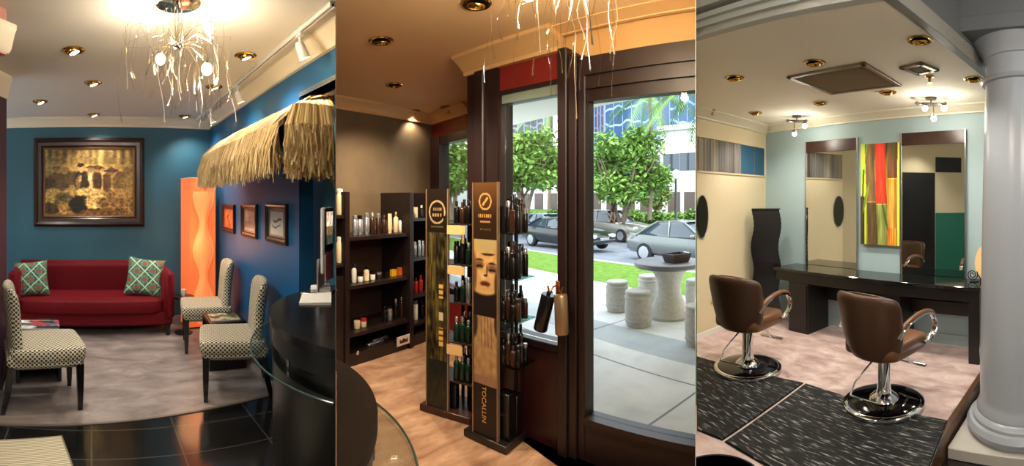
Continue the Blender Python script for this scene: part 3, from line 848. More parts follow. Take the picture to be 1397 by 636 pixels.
# ---- track light
tr_o = .22
ta, tb = WLR.sx(262, tr_o), 'E1'
tk = thing('track_light_rail', 'slim white ceiling track running along the lounge right wall', 'track light', WLR.pt(0, ZL, tr_o), WLR.rz)
lim = WLR.sx(E1, tr_o) - .03
g = G(); g.bx(ta, lim, -.018, -.006, -.03, 0); g.bx(ta, lim, .006, .018, -.03, 0); g.bx(ta, lim, -.018, .018, -.012, 0); g.obj('rail', mat('track_white', (224, 220, 210), .45), tk, smooth=0)
g = G(); g.bx(ta, lim, -.006, .006, -.024, -.012); g.obj('slot', M_black, tk, smooth=0)
M_trk = mat('spot_white', (226, 222, 212), .4)
M_bulbW = mat('bulb_warm', (255, 240, 210), .4, emit=(255, 226, 176), estr=14)
for x, y, lab in ((409, 66, 'large white track spotlight nearest the thatch awning corner'), (324, 130, 'white track spotlight in the middle of the rail'), (287, 155, 'small white track spotlight at the far end of the rail')):
    s_, rho = WLR.hit(x, tr_o)
    z = ZL - .03
    hd = thing('track_spotlight', lab, 'spotlight', WLR.pt(s_, z, tr_o), WLR.rz, 'track spotlights')
    g = G(); g.box((0, 0, -.012), (.07, .034, .024), .004); g.cyl((0, 0, -.02), (0, 0, -.07), .009); g.obj('adapter', M_trk, hd)
    R = Matrix.Translation((0, 0, -.075)) @ Matrix.Rotation(radians(24), 4, 'X') @ Matrix.Scale(.8, 4)
    g = G(R); g.lathe([(.012, .03), (.03, .025), (.038, -.01), (.042, -.06), (.048, -.11), (.044, -.11), (.038, -.06), (.0, -.05)], n=20); g.obj('lamp_head', M_trk, hd)
    g = G(R); g.lathe([(0, -.085), (.036, -.085), (.036, -.098), (0, -.1)], n=16); g.obj('bulb', M_bulbW, hd)
    lo = lamp('SPOT', 'spot', (0, -.05, -.24), 34, (1, .86, .66), hd, spot_size=radians(95), spot_blend=.6, shadow_soft_size=.03)
    lo.rotation_euler = (radians(24), 0, 0)

# ---- recessed downlights (shared by all rooms)
M_well = mat('downlight_well', (40, 32, 22), .4, .6)
M_bulbD = mat('downlight_bulb', (255, 244, 220), .3, emit=(255, 236, 200), estr=9)
def downlight(label, x, y, zc, group, power=14, col=(1, .82, .6), tilt=25, az=0.0, r=.085):
    p_ = ce(x, y, zc)
    t = thing('ceiling_downlight', label, 'ceiling light', p_, az, group)
    g = G(); g.lathe([(r*.72, .0), (r*.74, -.010), (r*.9, -.012), (r, -.006), (r, 0)], n=28); g.obj('trim_ring', M_brass, t)
    g = G(); g.lathe([(r*.72, -.001), (r*.6, .001), (.0, .001)], n=28); g.obj('well', M_well, t)
    R = Matrix.Rotation(radians(tilt), 4, 'X')
    g = G(R); g.lathe([(r*.58, .0), (r*.60, -.012), (r*.52, -.026), (r*.44, -.026), (r*.40, -.010)], n=24); g.obj('eyeball', M_brass, t)
    g = G(R); g.lathe([(0, -.012), (r*.42, -.014), (r*.42, -.024), (0, -.027)], n=16); g.obj('bulb', M_bulbD, t)
    if power:
        l = lamp('SPOT', 'downlight_beam', (0, .0, -.08), power, col, t, spot_size=radians(125), spot_blend=.8, shadow_soft_size=.04)
        l.rotation_euler = (radians(tilt*.6), 0, 0)
    return t
for x, y, lab, pw in ((100, 68, 'brass recessed ceiling light left of the chandelier, nearest the viewer', 16), (127, 112.5, 'brass recessed ceiling light in the middle of the left lounge ceiling', 14), (55, 138, 'brass recessed ceiling light nearest the plum wall', 12), (128, 156, 'brass recessed ceiling light just above the large framed picture', 16), (335, 75.5, 'brass recessed ceiling light between the chandelier and the track rail', 16), (252, 158, 'brass recessed ceiling light nearest the lounge corner', 12), (292, 118, 'brass recessed ceiling light behind the chandelier beside the track', 12)):
    downlight(lab, x, y, ZL, 'lounge downlights', pw*2.0, (1, .91, .79), 20, radians(-40))

# ---- chandelier
M_wire = mat('chandelier_wire', (205, 196, 180), .2, .9)
M_bulbC = mat('chandelier_bulb', (255, 238, 205), .3, emit=(255, 222, 160), estr=24)
def chandelier(label, c, zc, hub, zlow, seed, nst, R, bulbs, power, col, fixed=()):
    r = random.Random(seed)
    t = thing('chandelier', label, 'chandelier', (c.x, c.y, zc))
    hz = hub - zc
    g = G(); g.lathe([(0, 0), (.13, 0), (.125, -.018), (.05, -.03), (0, -.03)], n=28); g.obj('ceiling_plate', M_chrome, t)
    g = G()
    for k in range(4):
        a = k*pi/2 + .3; g.tube([(.02*cos(a), .02*sin(a), -.02), (.018*cos(a+.6), .018*sin(a+.6), hz*.5), (.015*cos(a), .015*sin(a), hz)], .004, 6)
    g.obj('stem', M_chrome, t)
    g = G(); g.sq((0, 0, hz), (.06, .06, .05), 1.0, 8); g.obj('hub', M_chrome, t)
    for i, (bx_, bz) in enumerate(bulbs):
        # bulbs given as sideways offset (m) and height below ceiling, spread in depth
        a = i*2.1 + .4; dy = .14*sin(a)
        e = Vector((c.y, -c.x, 0)).normalized()*bx_ + Vector((c.x, c.y, 0)).normalized()*dy + Vector((0, 0, bz))
        g = G(); m_ = e*.5 + Vector((0, 0, hz*.5 + .05)); g.tube([(0, 0, hz), m_, e + Vector((0, 0, .03))], .004, 6); g.obj('arm', M_wire, t)
        g = G(); g.cyl(e + Vector((0, 0, .04)), e + Vector((0, 0, .015)), .010); g.obj('bulb_holder', M_chrome, t)
        g = G(); g.ell(e, (.028, .028, .032), 10); g.obj('bulb', M_bulbC, t)
        lamp('POINT', 'bulb_light', e + Vector((0, 0, -.05)), power, col, t, shadow_soft_size=.03)
    for k in range(nst):
        a = r.uniform(0, 2*pi); rr = R*sqrt(r.uniform(.02, 1.0)); z0_ = hz + r.uniform(-.10, .16)
        rise = r.uniform(.02, .12)
        x, y = rr*cos(a), rr*sin(a)
        ln = r.uniform(.12, .42); zb_ = max(zlow - zc + r.uniform(0, .10), z0_ - ln)
        w = r.uniform(.005, .022); ph = r.uniform(0, 6)
        pts = [(0, 0, hz), (x*.45, y*.45, z0_ + rise), (x*.9, y*.9, z0_ + rise*.4)]
        n = 7
        for i in range(n):
            f = i/(n-1); pts.append((x + w*sin(ph + f*5), y + w*cos(ph + f*4), lerp(z0_, zb_, f)))
        rad = [.001, .001, .0012] + [.0016]*(n-2) + [.002, .0042]
        g = G(); g.tube(pts, rad, 6); g.obj('glass_strand', M_crystal if k % 5 else M_wire, t)
    return t
cp = ce(243, 1, ZL)
cr_ = Vector((cp.x, cp.y)).length
kx = lambda x: (x - 243)/F*cr_
chandelier('chandelier of bare bulbs and hanging glass strands over the lounge', cp, ZL, zz(cr_, 62), zz(cr_, 184), 5, 84, .33, [(kx(286), zz(cr_, 33) - ZL), (kx(218), zz(cr_, 74) - ZL), (kx(280), zz(cr_, 104) - ZL), (kx(205), zz(cr_, 18) - ZL)], 5, (1, .88, .70))

# ---- reception desk, lounge side
dc = Vector((2.219*sin(radians(-12.97)), 2.219*cos(radians(-12.97))))
M_desk = mat('desk_black', (16, 15, 16), .3, var=.2, scale=4)
M_desktop = stone('desk_top_black', [(14, 13, 13), (26, 24, 24), (36, 32, 31)], 5, .22)
def desk(label, c, R, Rg, room, m_top, ztop=1.07):
    t = thing('reception_desk', label, 'desk')
    g = G(); g.prism(side(circle(c, R), room, .0025), ztop - .035, ztop); g.obj('desk_top', m_top, t, smooth=30)
    g = G(); g.prism(side(circle(c, R - .012), room, .0025), ztop - .12, ztop - .035); g.obj('rim_band', M_desk, t, smooth=30)
    g = G(); g.prism(side(circle(c, R - .045), room, .0025), ztop - .19, ztop - .12); g.prism(side(circle(c, R - .015), room, .0025), .08, ztop - .19); g.obj('body', M_desk, t, smooth=30)
    g = G(); g.prism(side(circle(c, R - .05), room, .0025), 0, .08); g.obj('plinth', M_black, t, smooth=30)
    # glass ledge ring
    outer, inner = circle(c, Rg), circle(c, R - .05)
    g = G(); rs = [[(i_.x, i_.y, ztop - .155), (o_.x, o_.y, ztop - .155), (o_.x, o_.y, ztop - .145), (i_.x, i_.y, ztop - .145)] for o_, i_ in zip(outer, inner)]
    ct_ = (E1, -1 if room == 'L' else 1, (0, 0))
    g.rings(rs + rs[:1], cap=False); g.weld = True; g.obj('glass_ledge', M_ledge, t, smooth=30, cut=ct_)
    g = G(); g.tube([Vector(q[2]) for q in rs + rs[:2]], .0035, 6); g.obj('ledge_edge', mat('glass_edge', (70, 92, 86), .15), t, cut=ct_)
    rs = [q for q in rs if len(side([Vector(q[0]) + Vector((a, b_, 0)) for a, b_ in ((-.03, -.03), (.03, -.03), (.03, .03), (-.03, .03))], room, .006)) == 4]
    for q in rs[4::9]:
        mid = (Vector(q[0])*.75 + Vector(q[1])*.25)
        g = G(); g.cyl((mid.x, mid.y, ztop - .145), (mid.x, mid.y, ztop - .12), .008); g.obj('stand_off', M_chrome, t)
    return t
desk('rounded black reception desk with glass ledge beside the patterned chairs', dc, .709, .80, 'L', M_desktop)
# computer and papers on it
mp0, mp1 = pr(442, 2.46), pr(454.6, 2.60)
WM = Wall(mp0, mp1)
t = thing('computer_monitor', 'silver edged desktop computer screen on the black reception desk', 'monitor', WM.pt(WM.L/2, 1.07, 0), WM.rz)
zb_, zt_ = .0, zz(2.5, 283) - 1.07
g = G(); g.box((0, .012, zt_/2 + .06), (WM.L, .024, zt_ - .12), .008); g.obj('housing', mat('monitor_silver', (206, 208, 210), .35), t)
g = G(); g.box((0, -.002, zt_*.5 + .12), (WM.L - .02, .006, zt_ - .25), .002); g.obj('bezel', M_black, t)
g = G(); g.box((0, -.003, .155), (WM.L - .02, .006, .15), .002); g.obj('chin', mat('monitor_chin', (226, 150, 160), .35), t)
def screen(u, v):
    c = (236, 200, 170) if v > .55 else (120, 96, 60)
    k = 1 + .5*nz(u*5, v*7, 9); 
    if v < .3: c = (60, 70, 60)
    return [q*k for q in c]
M_screen, N_, L_, b_ = base('screen_glow')
a_ = N_.new('ShaderNodeAttribute'); a_.attribute_name = 'Col'; L_.new(a_.outputs['Color'], b_.inputs['Emission Color']); b_.inputs['Emission Strength'].default_value = .6; b_.inputs['Base Color'].default_value = (0, 0, 0, 1)
art('screen', Matrix.Translation((0, -.0065, zt_*.5 + .13)), WM.L - .05, zt_ - .31, 20, 30, screen, M_screen, t)
g = G(); g.box((0, .06, .006), (.18, .16, .012), .004); g.box((0, .05, .10), (.1, .012, .2), .003); g.obj('stand', M_steel, t)
def paper(label, x, y, w, d, rz, n, z=1.07):
    p_ = fl(x, y, z)
    t = thing('paper_sheet', label, 'paper', (p_.x, p_.y, z), rz)
    g = G(); g.box((0, 0, n*.002), (w, d, n*.004), .0); g.obj('sheets', mat('paper', (228, 226, 220), .6), t, smooth=0)
    g = G(); vs = [(-w/2, -d/2, n*.004+.001), (w/2, -d/2, n*.004+.004), (w/2, d/2, n*.004+.016), (-w/2, d/2, n*.004+.004)]; g.add(vs, [(0, 1, 2, 3)]); g.obj('top_sheet', mat('paper_top', (238, 238, 236), .6), t, normals=False, smooth=0)
paper('white sheets of paper spread on the reception desk', 431, 410, .165, .20, radians(23), 2)
paper('small stack of folded white paper at the back of the reception desk', 437, 399, .11, .10, radians(28), 7)

# ---- striped rug
c0, c1, c2 = fl(83, 597), fl(-10, 603), fl(74, 640)
u_ = (Vector(c1) - Vector(c0)).normalized(); v_ = Vector((0, 0, 1)).cross(u_)
if v_.dot(Vector(c2) - Vector(c0)) < 0: v_ = -v_
m, N, L, b = base('rug_stripe')
tc = N.new('ShaderNodeTexCoord'); sp = N.new('ShaderNodeSeparateXYZ'); L.new(tc.outputs['Object'], sp.inputs[0])
w_ = N.new('ShaderNodeMath'); w_.operation = 'MULTIPLY'; w_.inputs[1].default_value = 28; L.new(sp.outputs[1], w_.inputs[0])
w2_ = N.new('ShaderNodeMath'); w2_.operation = 'FRACT'; L.new(w_.outputs[0], w2_.inputs[0])
rp = N.new('ShaderNodeValToRGB'); e = rp.color_ramp.elements; e[0].position = 0; e[0].color = rgb(150, 138, 112); e[1].position = 1; e[1].color = rgb(176, 164, 138)
for pz, cc in ((.3, (196, 186, 160)), (.55, (128, 122, 100)), (.75, (206, 196, 172))):
    q = e.new(pz); q.color = rgb(*cc)
rp.color_ramp.interpolation = 'CONSTANT'
L.new(w2_.outputs[0], rp.inputs[0]); L.new(rp.outputs[0], b.inputs['Base Color']); b.inputs['Roughness'].default_value = .95
rg = thing('rug', 'beige striped rug lying on the black tiles', 'rug', c0 + (u_*.6 + v_*.45), atan2(u_.y, u_.x))
sg_ = 1 if Vector((-sin(atan2(u_.y, u_.x)), cos(atan2(u_.y, u_.x)), 0)).dot(v_) > 0 else -1
g = G(); g.box((0, 0, .005), (1.2, .9, .01), .002); g.obj('pile', m, rg, smooth=0)
g = G(); g.box((0, -.455*sg_, .004), (1.2, .012, .008)); g.box((-.605, 0, .004), (.012, .92, .008)); g.obj('binding', mat('rug_binding', (112, 104, 84), .9), rg, smooth=0)
# ================================================================ SHOP
for x, y, lab, pw in ((520, 55, 'brass recessed ceiling light nearest the viewer on the tan ceiling', 16), (538, 115.5, 'brass recessed ceiling light in the middle of the tan ceiling row', 16), (564, 151, 'brass recessed ceiling light closest to the brown wall', 3), (650, 4, 'brass recessed ceiling light beside the hanging glass strands', 10)):
    downlight(lab, x, y, ZM, 'shop downlights', pw*5.0, (1, .82, .60), 25, radians(20))
p = ce(612, 146, ZM)
t = thing('ceiling_sprinkler', 'small sprinkler with a flat plate on the tan ceiling by the red wall', 'sprinkler', p)
g = G(); g.lathe([(0, 0), (.10, 0), (.10, -.012), (0, -.014)]); g.obj('cover_plate', mat('plate_bronze', (120, 92, 60), .4, .5), t)
g = G(); g.cyl((0, 0, -.01), (0, 0, -.07), .012); g.lathe([(0, -.07), (.03, -.07), (.03, -.076), (0, -.076)]); g.obj('nozzle', M_brass, t)
ax = pr(760, 1.75); cr2 = 1.75
kx2 = lambda x: (x - 760)/F*cr2
chandelier('chandelier of hanging glass strands near the shop door', Vector((ax.x, ax.y, 0)), ZM, 2.46, zz(cr2, 168), 21, 46, .31, [(kx2(720), 2.46 - ZM), (kx2(800), 2.50 - ZM), (kx2(765), 2.42 - ZM)], 7, (1, .80, .56))

# ---- shelf unit on the brown wall
SO = .46
def ws(x): return WML.sx(x, SO)
m_u = Vector
unit_s0 = WML.sx(E1, SO) + .004
sA, sB_, sC, sD = unit_s0, ws(477), ws(560), ws(585)
zTow = zz(WML.hit(575, SO)[1], 263)
def zrow(y): return zz(WML.hit(520, SO)[1], y)
zs = [zrow(321), zrow(384), zrow(446)]
zbase = zrow(462)
un = thing('shelf_unit', 'tall dark wood shelf unit with two towers against the brown wall', 'shelves', WML.pt(0, 0, 0), WML.rz)
def wbx(g, s0, s1, o0, o1, z0, z1): return g.add([(WML.end(a, -y), y, z) for a in (s0, s1) for y in (-o1, -o0) for z in (z0, z1)], [(0, 1, 3, 2), (4, 6, 7, 5), (0, 4, 5, 1), (2, 3, 7, 6), (0, 2, 6, 4), (1, 5, 7, 3)])
M_shelf = mat('shelf_espresso', (28, 19, 17), .35, var=.25, scale=8)
g = G(); wbx(g, sB_ - .05, sB_, .005, SO, 0, zTow); g.obj('side_panel', M_shelf, un, smooth=0)
g = G(); wbx(g, sC - .02, sC + .04, .005, SO + .01, 0, zTow); g.obj('side_panel', M_shelf, un, smooth=0)
g = G(); wbx(g, sD + .12, sD + .16, .005, SO, 0, zTow); g.obj('side_panel', M_shelf, un, smooth=0)
g = G(); wbx(g, 'E1', sB_ - .05, .005, .03, 0, zTow); wbx(g, sB_, sC, .005, .02, 0, zs[0]); g.obj('back_panel', mat('shelf_back', (58, 42, 32), .5), un, smooth=0)
for z in zs:
    g = G(); wbx(g, sB_, sC, .02, SO - .01, z - .035, z); g.obj('shelf', M_shelf, un, smooth=0)
def zt_(y): return zz(WML.hit(575, SO)[1], y)
zright = [zt_(y) for y in (298, 352, 402, 440)]
for z in zright:
    g = G(); wbx(g, sC + .04, sD + .12, .02, SO - .02, z - .03, z); g.obj('shelf', M_shelf, un, smooth=0)
zleft = [zz(WML.hit(465, SO)[1], y) for y in (294, 361)]
for z in zleft:
    g = G(); wbx(g, 'E1', sB_ - .05, .03, SO - .02, z - .03, z); g.obj('shelf', M_shelf, un, smooth=0)
g = G(); wbx(g, 'E1', sB_ - .05, .03, SO - .02, 0, zleft[1] - .12); g.obj('lower_cupboard', M_shelf, un, smooth=0)
g = G(); wbx(g, sB_, sC, .02, SO - .02, 0.0, zbase - .08); g.obj('drawer', M_shelf, un, smooth=0)
g = G(); wbx(g, sC + .04, sD + .12, .02, SO - .02, 0.0, .12); g.obj('plinth', M_shelf, un, smooth=0)
g = G(); q = WML.px(488, 482, SO); g.M = Matrix.Identity(4); g.lathe([(0, 0), (.018, 0), (.02, .02), (.012, .03), (0, .032)], (q[0], -SO + .02, q[1]), 14, Matrix.Rotation(radians(90), 4, 'X')); g.obj('knob', M_chrome, un)

# ---- product kinds
def pm(n, c, r=.3): return mat('product_' + n, c, r)
P_white, P_black, P_silver, P_cream = pm('white', (226, 222, 210)), pm('black', (16, 15, 16), .2), mat('product_silver', (190, 192, 196), .25, .8), pm('cream', (222, 200, 160))
P_brown, P_green, P_red, P_yellow, P_amber, P_gold = pm('brown', (52, 30, 20), .25), pm('green', (20, 44, 32), .2), pm('red', (168, 36, 24)), pm('yellow', (226, 170, 40)), pm('orange', (214, 104, 44)), mat('product_gold', (168, 142, 108), .3, .7)
CN = {}
def product(kind, label, loc, r, h, mb, mc, rz=0, group=None, band=None):
    """one bottle, tube, jar or box standing on loc"""
    nm = {'bottle': 'bottle', 'tube': 'tube', 'jar': 'jar', 'box': 'box', 'pump': 'pump_bottle', 'can': 'spray_can'}[kind]
    g = G()
    if kind == 'box': g.box((0, 0, h/2), (2*r, 1.3*r, h), .002)
    elif kind == 'tube':
        rs = []
        for f in (0, .12, .2, .6, 1.0):
            a = r if f > .15 else r*.75; b_ = r*(1 - .85*max(0, f - .2)/.8) if f > .15 else r*.75
            rs.append([(a*cos(2*pi*j/16), b_*sin(2*pi*j/16), h*f) for j in range(16)])
        g.rings(rs)
    elif kind == 'jar': g.lathe([(r*.92, 0), (r, h*.08), (r, h*.62), (r*.9, h*.66)], n=16)
    elif kind == 'can': g.lathe([(r*.9, 0), (r, h*.03), (r, h*.76), (r*.8, h*.80)], n=16)
    else: g.lathe([(r*.85, 0), (r, h*.03), (r, h*.66), (r*.85, h*.72), (r*.42, h*.77), (r*.42, h*.80)], n=16)
    o = g.obj(nm, mb)
    o.location = loc; o.rotation_euler = (0, 0, rz)
    tag(o, label, 'box' if kind == 'box' else 'bottle' if kind in ('bottle', 'pump', 'can') else kind, group)
    g = G()
    if kind == 'jar': g.lathe([(r*1.03, h*.66), (r*1.03, h*.98), (r*.9, h), (0, h)], n=16); nmc = 'lid'
    elif kind == 'can': g.lathe([(r*.8, h*.8), (r*.82, h*.97), (r*.6, h), (0, h)], n=16); nmc = 'cap'
    elif kind == 'pump':
        g.lathe([(r*.5, h*.79), (r*.5, h*.86), (r*.15, h*.87), (r*.15, h*.95)], n=12); g.box((0, -r*.5, h*.97), (r*.5, r*1.6, h*.05), .002); nmc = 'pump'
    elif kind == 'bottle': g.lathe([(r*.48, h*.79), (r*.5, h*.98), (r*.4, h), (0, h)], n=12); nmc = 'cap'
    else: return o
    g.obj(nmc, mc, o)
    if band:
        g = G(); g.lathe([(r*1.004, h*.2), (r*1.012, h*.21), (r*1.012, h*.52), (r*1.004, h*.53)], n=16); g.obj('label_band', band, o)
    return o
def onunit(kind, label, x, z, o, r, h, mb, mc, grp, band=None):
    s_ = WML.sx(x, o)
    p_ = WML.pt(s_, z + .001, o)
    return product(kind, label, p_, r, h, mb, mc, WML.rz, grp, band)
gt = 'bottles on the top shelf of the dark unit'
top = [(484, 'can', P_silver, P_silver, 'silver'), (491, 'can', P_silver, P_black, 'tall silver and black'), (500, 'can', P_silver, P_silver, 'bright silver'), (508, 'bottle', P_brown, P_silver, 'slim brown'), (516, 'can', P_brown, P_silver, 'brown and silver'), (524, 'bottle', P_brown, P_brown, 'dark brown'), (532, 'tube', P_cream, P_white, 'pale cream'), (540, 'bottle', P_cream, P_gold, 'cream and gold'), (547, 'bottle', P_white, P_gold, 'white and gold'), (554, 'bottle', P_cream, P_cream, 'plain cream')]
for i, (x, k, a, b, c) in enumerate(top):
    onunit(k, f'{c} {"tube" if k == "tube" else "bottle"}, {ORD[i]} from the left on the unit\'s open top shelf', x, zs[0], SO - .14, .028, rng.uniform(.17, .23), a, b, gt)
g2 = 'jars and bottles on the middle shelf of the dark unit'
mid = [(483, 'bottle', P_white, P_black, 'white bottle with tall black cap', .19, .026), (491.5, 'jar', P_white, P_black, 'small white jar with dark lid', .085, .028), (500, 'bottle', P_cream, P_black, 'cream bottle with black cap', .15, .028), (508.5, 'jar', P_white, P_black, 'white jar with black lid', .09, .026), (517, 'jar', P_brown, P_silver, 'dark squat jar', .07, .026), (527, 'jar', P_black, P_black, 'flat black jar', .06, .03), (536.5, 'box', P_yellow, P_yellow, 'yellow box', .075, .032), (545, 'box', P_amber, P_amber, 'orange box', .085, .026), (552.5, 'box', P_red, P_red, 'red box', .10, .03)]
for i, (x, k, a, b, c, h, r) in enumerate(mid):
    onunit(k, f'{c} on the middle shelf of the dark unit', x, zs[1], SO - .12, r, h, a, b, g2)
g3 = 'bottles on the lower shelf of the dark unit'
low = [(487, 'jar', P_cream, P_cream, 'small cream jar at the left end', .075, .032), (496, 'jar', P_cream, P_red, 'cream jar with a red lid', .085, .03), (525, 'bottle', P_black, P_black, 'black bottle left of the silver can', .16, .026), (532, 'can', P_silver, P_black, 'silver can with black cap', .15, .028), (540, 'bottle', P_black, P_silver, 'black bottle with silver cap', .21, .024), (548, 'bottle', P_brown, P_silver, 'tall brown bottle at the right end', .22, .024)]
for x, k, a, b, c, h, r in low:
    onunit(k, f'{c} on the lowest shelf of the dark unit', x, zs[2], SO - .12, r, h, a, b, g3)
gR = 'products in the right tower of the dark unit'
for zi, (z, items) in enumerate(zip(zright, (((567, 'box', P_cream, P_cream, 'small cream box', .12, .022), (575, 'bottle', P_black, P_white, 'black bottle with white cap', .14, .024)), ((566, 'can', P_silver, P_white, 'silver tube like can', .17, .02), (572, 'can', P_silver, P_silver, 'slim silver can', .18, .02), (577, 'can', P_silver, P_silver, 'grey silver can', .17, .018)), ((567, 'bottle', P_red, P_black, 'dark red bottle', .17, .024), (574, 'bottle', P_red, P_red, 'red bottle', .18, .024)), ((567, 'can', P_white, P_silver, 'tall white can', .22, .026), (576, 'bottle', P_black, P_black, 'black bottle', .2, .024))))):
    for x, k, a, b, c, h, r in items:
        onunit(k, f'{c} on the {ORD[zi]} shelf from the top in the right tower', x, z, SO - .12, r, h, a, b, gR)
gL = 'products in the left tower of the dark unit'
for z, c, mm in ((zleft[0], 'tall cream bottle on the upper shelf of the left tower', P_cream), (zleft[1], 'orange toned cream bottle on the lower shelf of the left tower', P_cream)):
    onunit('can', c, 463.5, z, SO - .10, .036, .25, mm, P_white, gL)
# small picture card at the foot of the unit
q0, q1 = WML.px(543, 474, SO + .02), WML.px(560, 456, SO + .02)
def cardpic(u, v):
    c = (226, 214, 196)
    if .18 < u < .85 and .22 < v < .5 + .22*abs(sin(u*9)): c = (92, 26, 20)
    return c
t = thing('picture_card', 'white card with a dark red motif leaning on the foot of the unit', 'card', WML.pt((q0[0]+q1[0])/2, q0[1], SO + .005), WML.rz)
g = G(); g.box((0, .0, (q1[1]-q0[1])/2), (q1[0]-q0[0], .006, q1[1]-q0[1])); g.obj('card', mat('paper', (228, 226, 220), .6), t, smooth=0)
art('print', Matrix.Translation((0, -.0035, (q1[1]-q0[1])/2)), q1[0]-q0[0]-.004, q1[1]-q0[1]-.004, 24, 24, cardpic, M_art, t)
zc_ = zz(WML.hit(520, SO)[1], 474)
for i, (x, c) in enumerate(((512, 'flat silver hair iron lying lowest on the unit drawer'), (524, 'slim silver styling comb lying on the unit drawer'))):
    o = G(); o.box((0, 0, .012), (.22, .035, .024), .006); o = o.obj('hair_iron', P_silver)
    o.location = WML.pt(WML.sx(x, SO - .1), zbase - .08, SO - .1 - .06*i); o.rotation_euler = (0, 0, WML.rz + .05); tag(o, c, 'styling tool')

# ---- display stands
def face(u, v):
    """tall poster: gold emblem over brown, a woman's face, a hand in pale fabric, black foot"""
    n = nz(u*6, v*40, 2)
    if v > .775:
        f = (v - .775)/.225
        c = [lerp(44, 128, max(0, f - .35)), lerp(28, 84, max(0, f - .35)), lerp(16, 40, max(0, f - .35))]
        r = sqrt(((u-.5)/.27)**2 + ((v-.925)/.034)**2)
        if .82 < r < 1.02: c = (196, 150, 84)
        if r < .6 and abs(u - .5 - .12*sin((v-.925)*70)) < .05: c = (196, 150, 84)
        if abs(v - .868) < .008 and .2 < u < .8 and sin(u*70) > -.3: c = (190, 146, 84)
        if abs(v - .845) < .003 and .28 < u < .72: c = (176, 130, 70)
        if abs(v - .815) < .004 and .25 < u < .75 and sin(u*90) > 0: c = (110, 78, 44)
        return c
    if v > .47:   # face tilted up, dark collar below
        sk = 1.02 + .10*n - .35*max(0, .22 - u) - .25*max(0, u - .8)
        c = [204*sk, 160*sk, 100*sk]
        if v > .70: c = soft(c, (176, 156, 104), eld(u, v, .55, .78, .7, .075), .8)
        c = soft(c, (120, 84, 50), eld(u, v, .02, .64, .16, .10), .9)          # cheek in the dark hair
        c = soft(c, (70, 46, 30), eld(u, v, 1.02, .60, .16, .09), .9)
        c = soft(c, (228, 188, 124), eld(u, v, .42, .628, .16, .02), .9)
        for ex, ey in ((.25, .664), (.80, .652)):
            c = soft(c, (120, 84, 52), eld(u, v, ex, ey + .010, .26, .022), .9)
            c = soft(c, (40, 27, 22), eld(u, v + .03*(u - ex)**2, ex, ey + .004, .19, .0075), .7)
            c = soft(c, (150, 128, 100), eld(u, v, ex + .02, ey - .002, .07, .003), .9)
            c = soft(c, (66, 44, 30), eld(u, v + .12*(u - ex)**2, ex, ey + .031, .22, .006), .8)
        c = soft(c, (64, 42, 28), eld(u, v - .03*(u - .6)**2, .62, .716, .34, .006), .6)
        c = soft(c, (112, 76, 46), eld(u, v, .58, .655, .05, .028), .9)         # side of the nose
        c = soft(c, (56, 32, 22), eld(u, v, .52, .634, .11, .006), .7)
        c = soft(c, (118, 58, 42), eld(u, v, .50, .600, .27, .014), .7)
        c = soft(c, (48, 24, 20), eld(u, v, .50, .601, .24, .003), .7)
        c = soft(c, (214, 168, 108), eld(u, v, .48, .588, .14, .005), .8)
        c = soft(c, (34, 25, 24), .55 + (v - .548 - .05*(u - .45)**2)*30, .4)
        if v < .53: c = [34 + 8*n, 25 + 6*n, 24 + 6*n]
        return c
    if v > .20:
        c = [172 + 30*n, 134 + 28*n, 90 + 20*n]
        for fx in (.32, .47, .61, .75):
            if v > .35: c = soft(c, (112, 76, 46), abs(u - fx - (.47-v)*.25)/.022, .9)
        c = soft(c, (60, 42, 32), eld(u, v, .0, .44, .22, .07), .7)
        c = soft(c, (60, 42, 32), eld(u, v, 1.0, .45, .14, .06), .7)
        if v < .235: c = [150, 112, 84]
        return c
    return (20, 14, 13)
def hairposter(u, v):
    n = nz(u*7, v*22, 12); n2 = nz(u*22, v*9, 3)
    if v > .80:
        c = (30, 21, 15)
        r = sqrt(((u-.5)/.42)**2 + ((v-.895)/.055)**2)
        if .84 < r < 1.0 and not (u > .8 and v < .88): c = (178, 148, 104)
        if abs(v-.908) < .006 and .27 < u < .73 and sin(u*60) > -.4: c = (150, 120, 80)
        if abs(v-.882) < .007 and .25 < u < .75 and sin(u*48) > -.4: c = (170, 138, 92)
        if abs(v-.828) < .003 and .2 < u < .8: c = (84, 80, 50)
        return c
    c = [54 + 70*n, 46 + 60*n, 22 + 22*n]
    w_ = abs(u - .45 - .25*sin(v*7))
    if w_ < .28: c = [lerp(c[0], 132, .6*(1 - w_/.28)), lerp(c[1], 112, .6*(1 - w_/.28)), lerp(c[2], 50, .5)]
    if n2 > .18: c = [28, 24, 14]
    if .60 < u < .80:
        if .50 < v < .57 or .28 < v < .37: c = (222, 176, 92) if sin(v*240) > -.6 else (90, 60, 30)
        if .40 < v < .44: c = (206, 190, 150)
    if v < .22: c = (24 + 20*n, 28 + 20*n, 20 + 10*n)
    return c
M_poster = artmat('poster_satin', .35, .4)
M_bt = mat('stand_dark', (30, 22, 20), .35, var=.2, scale=9)
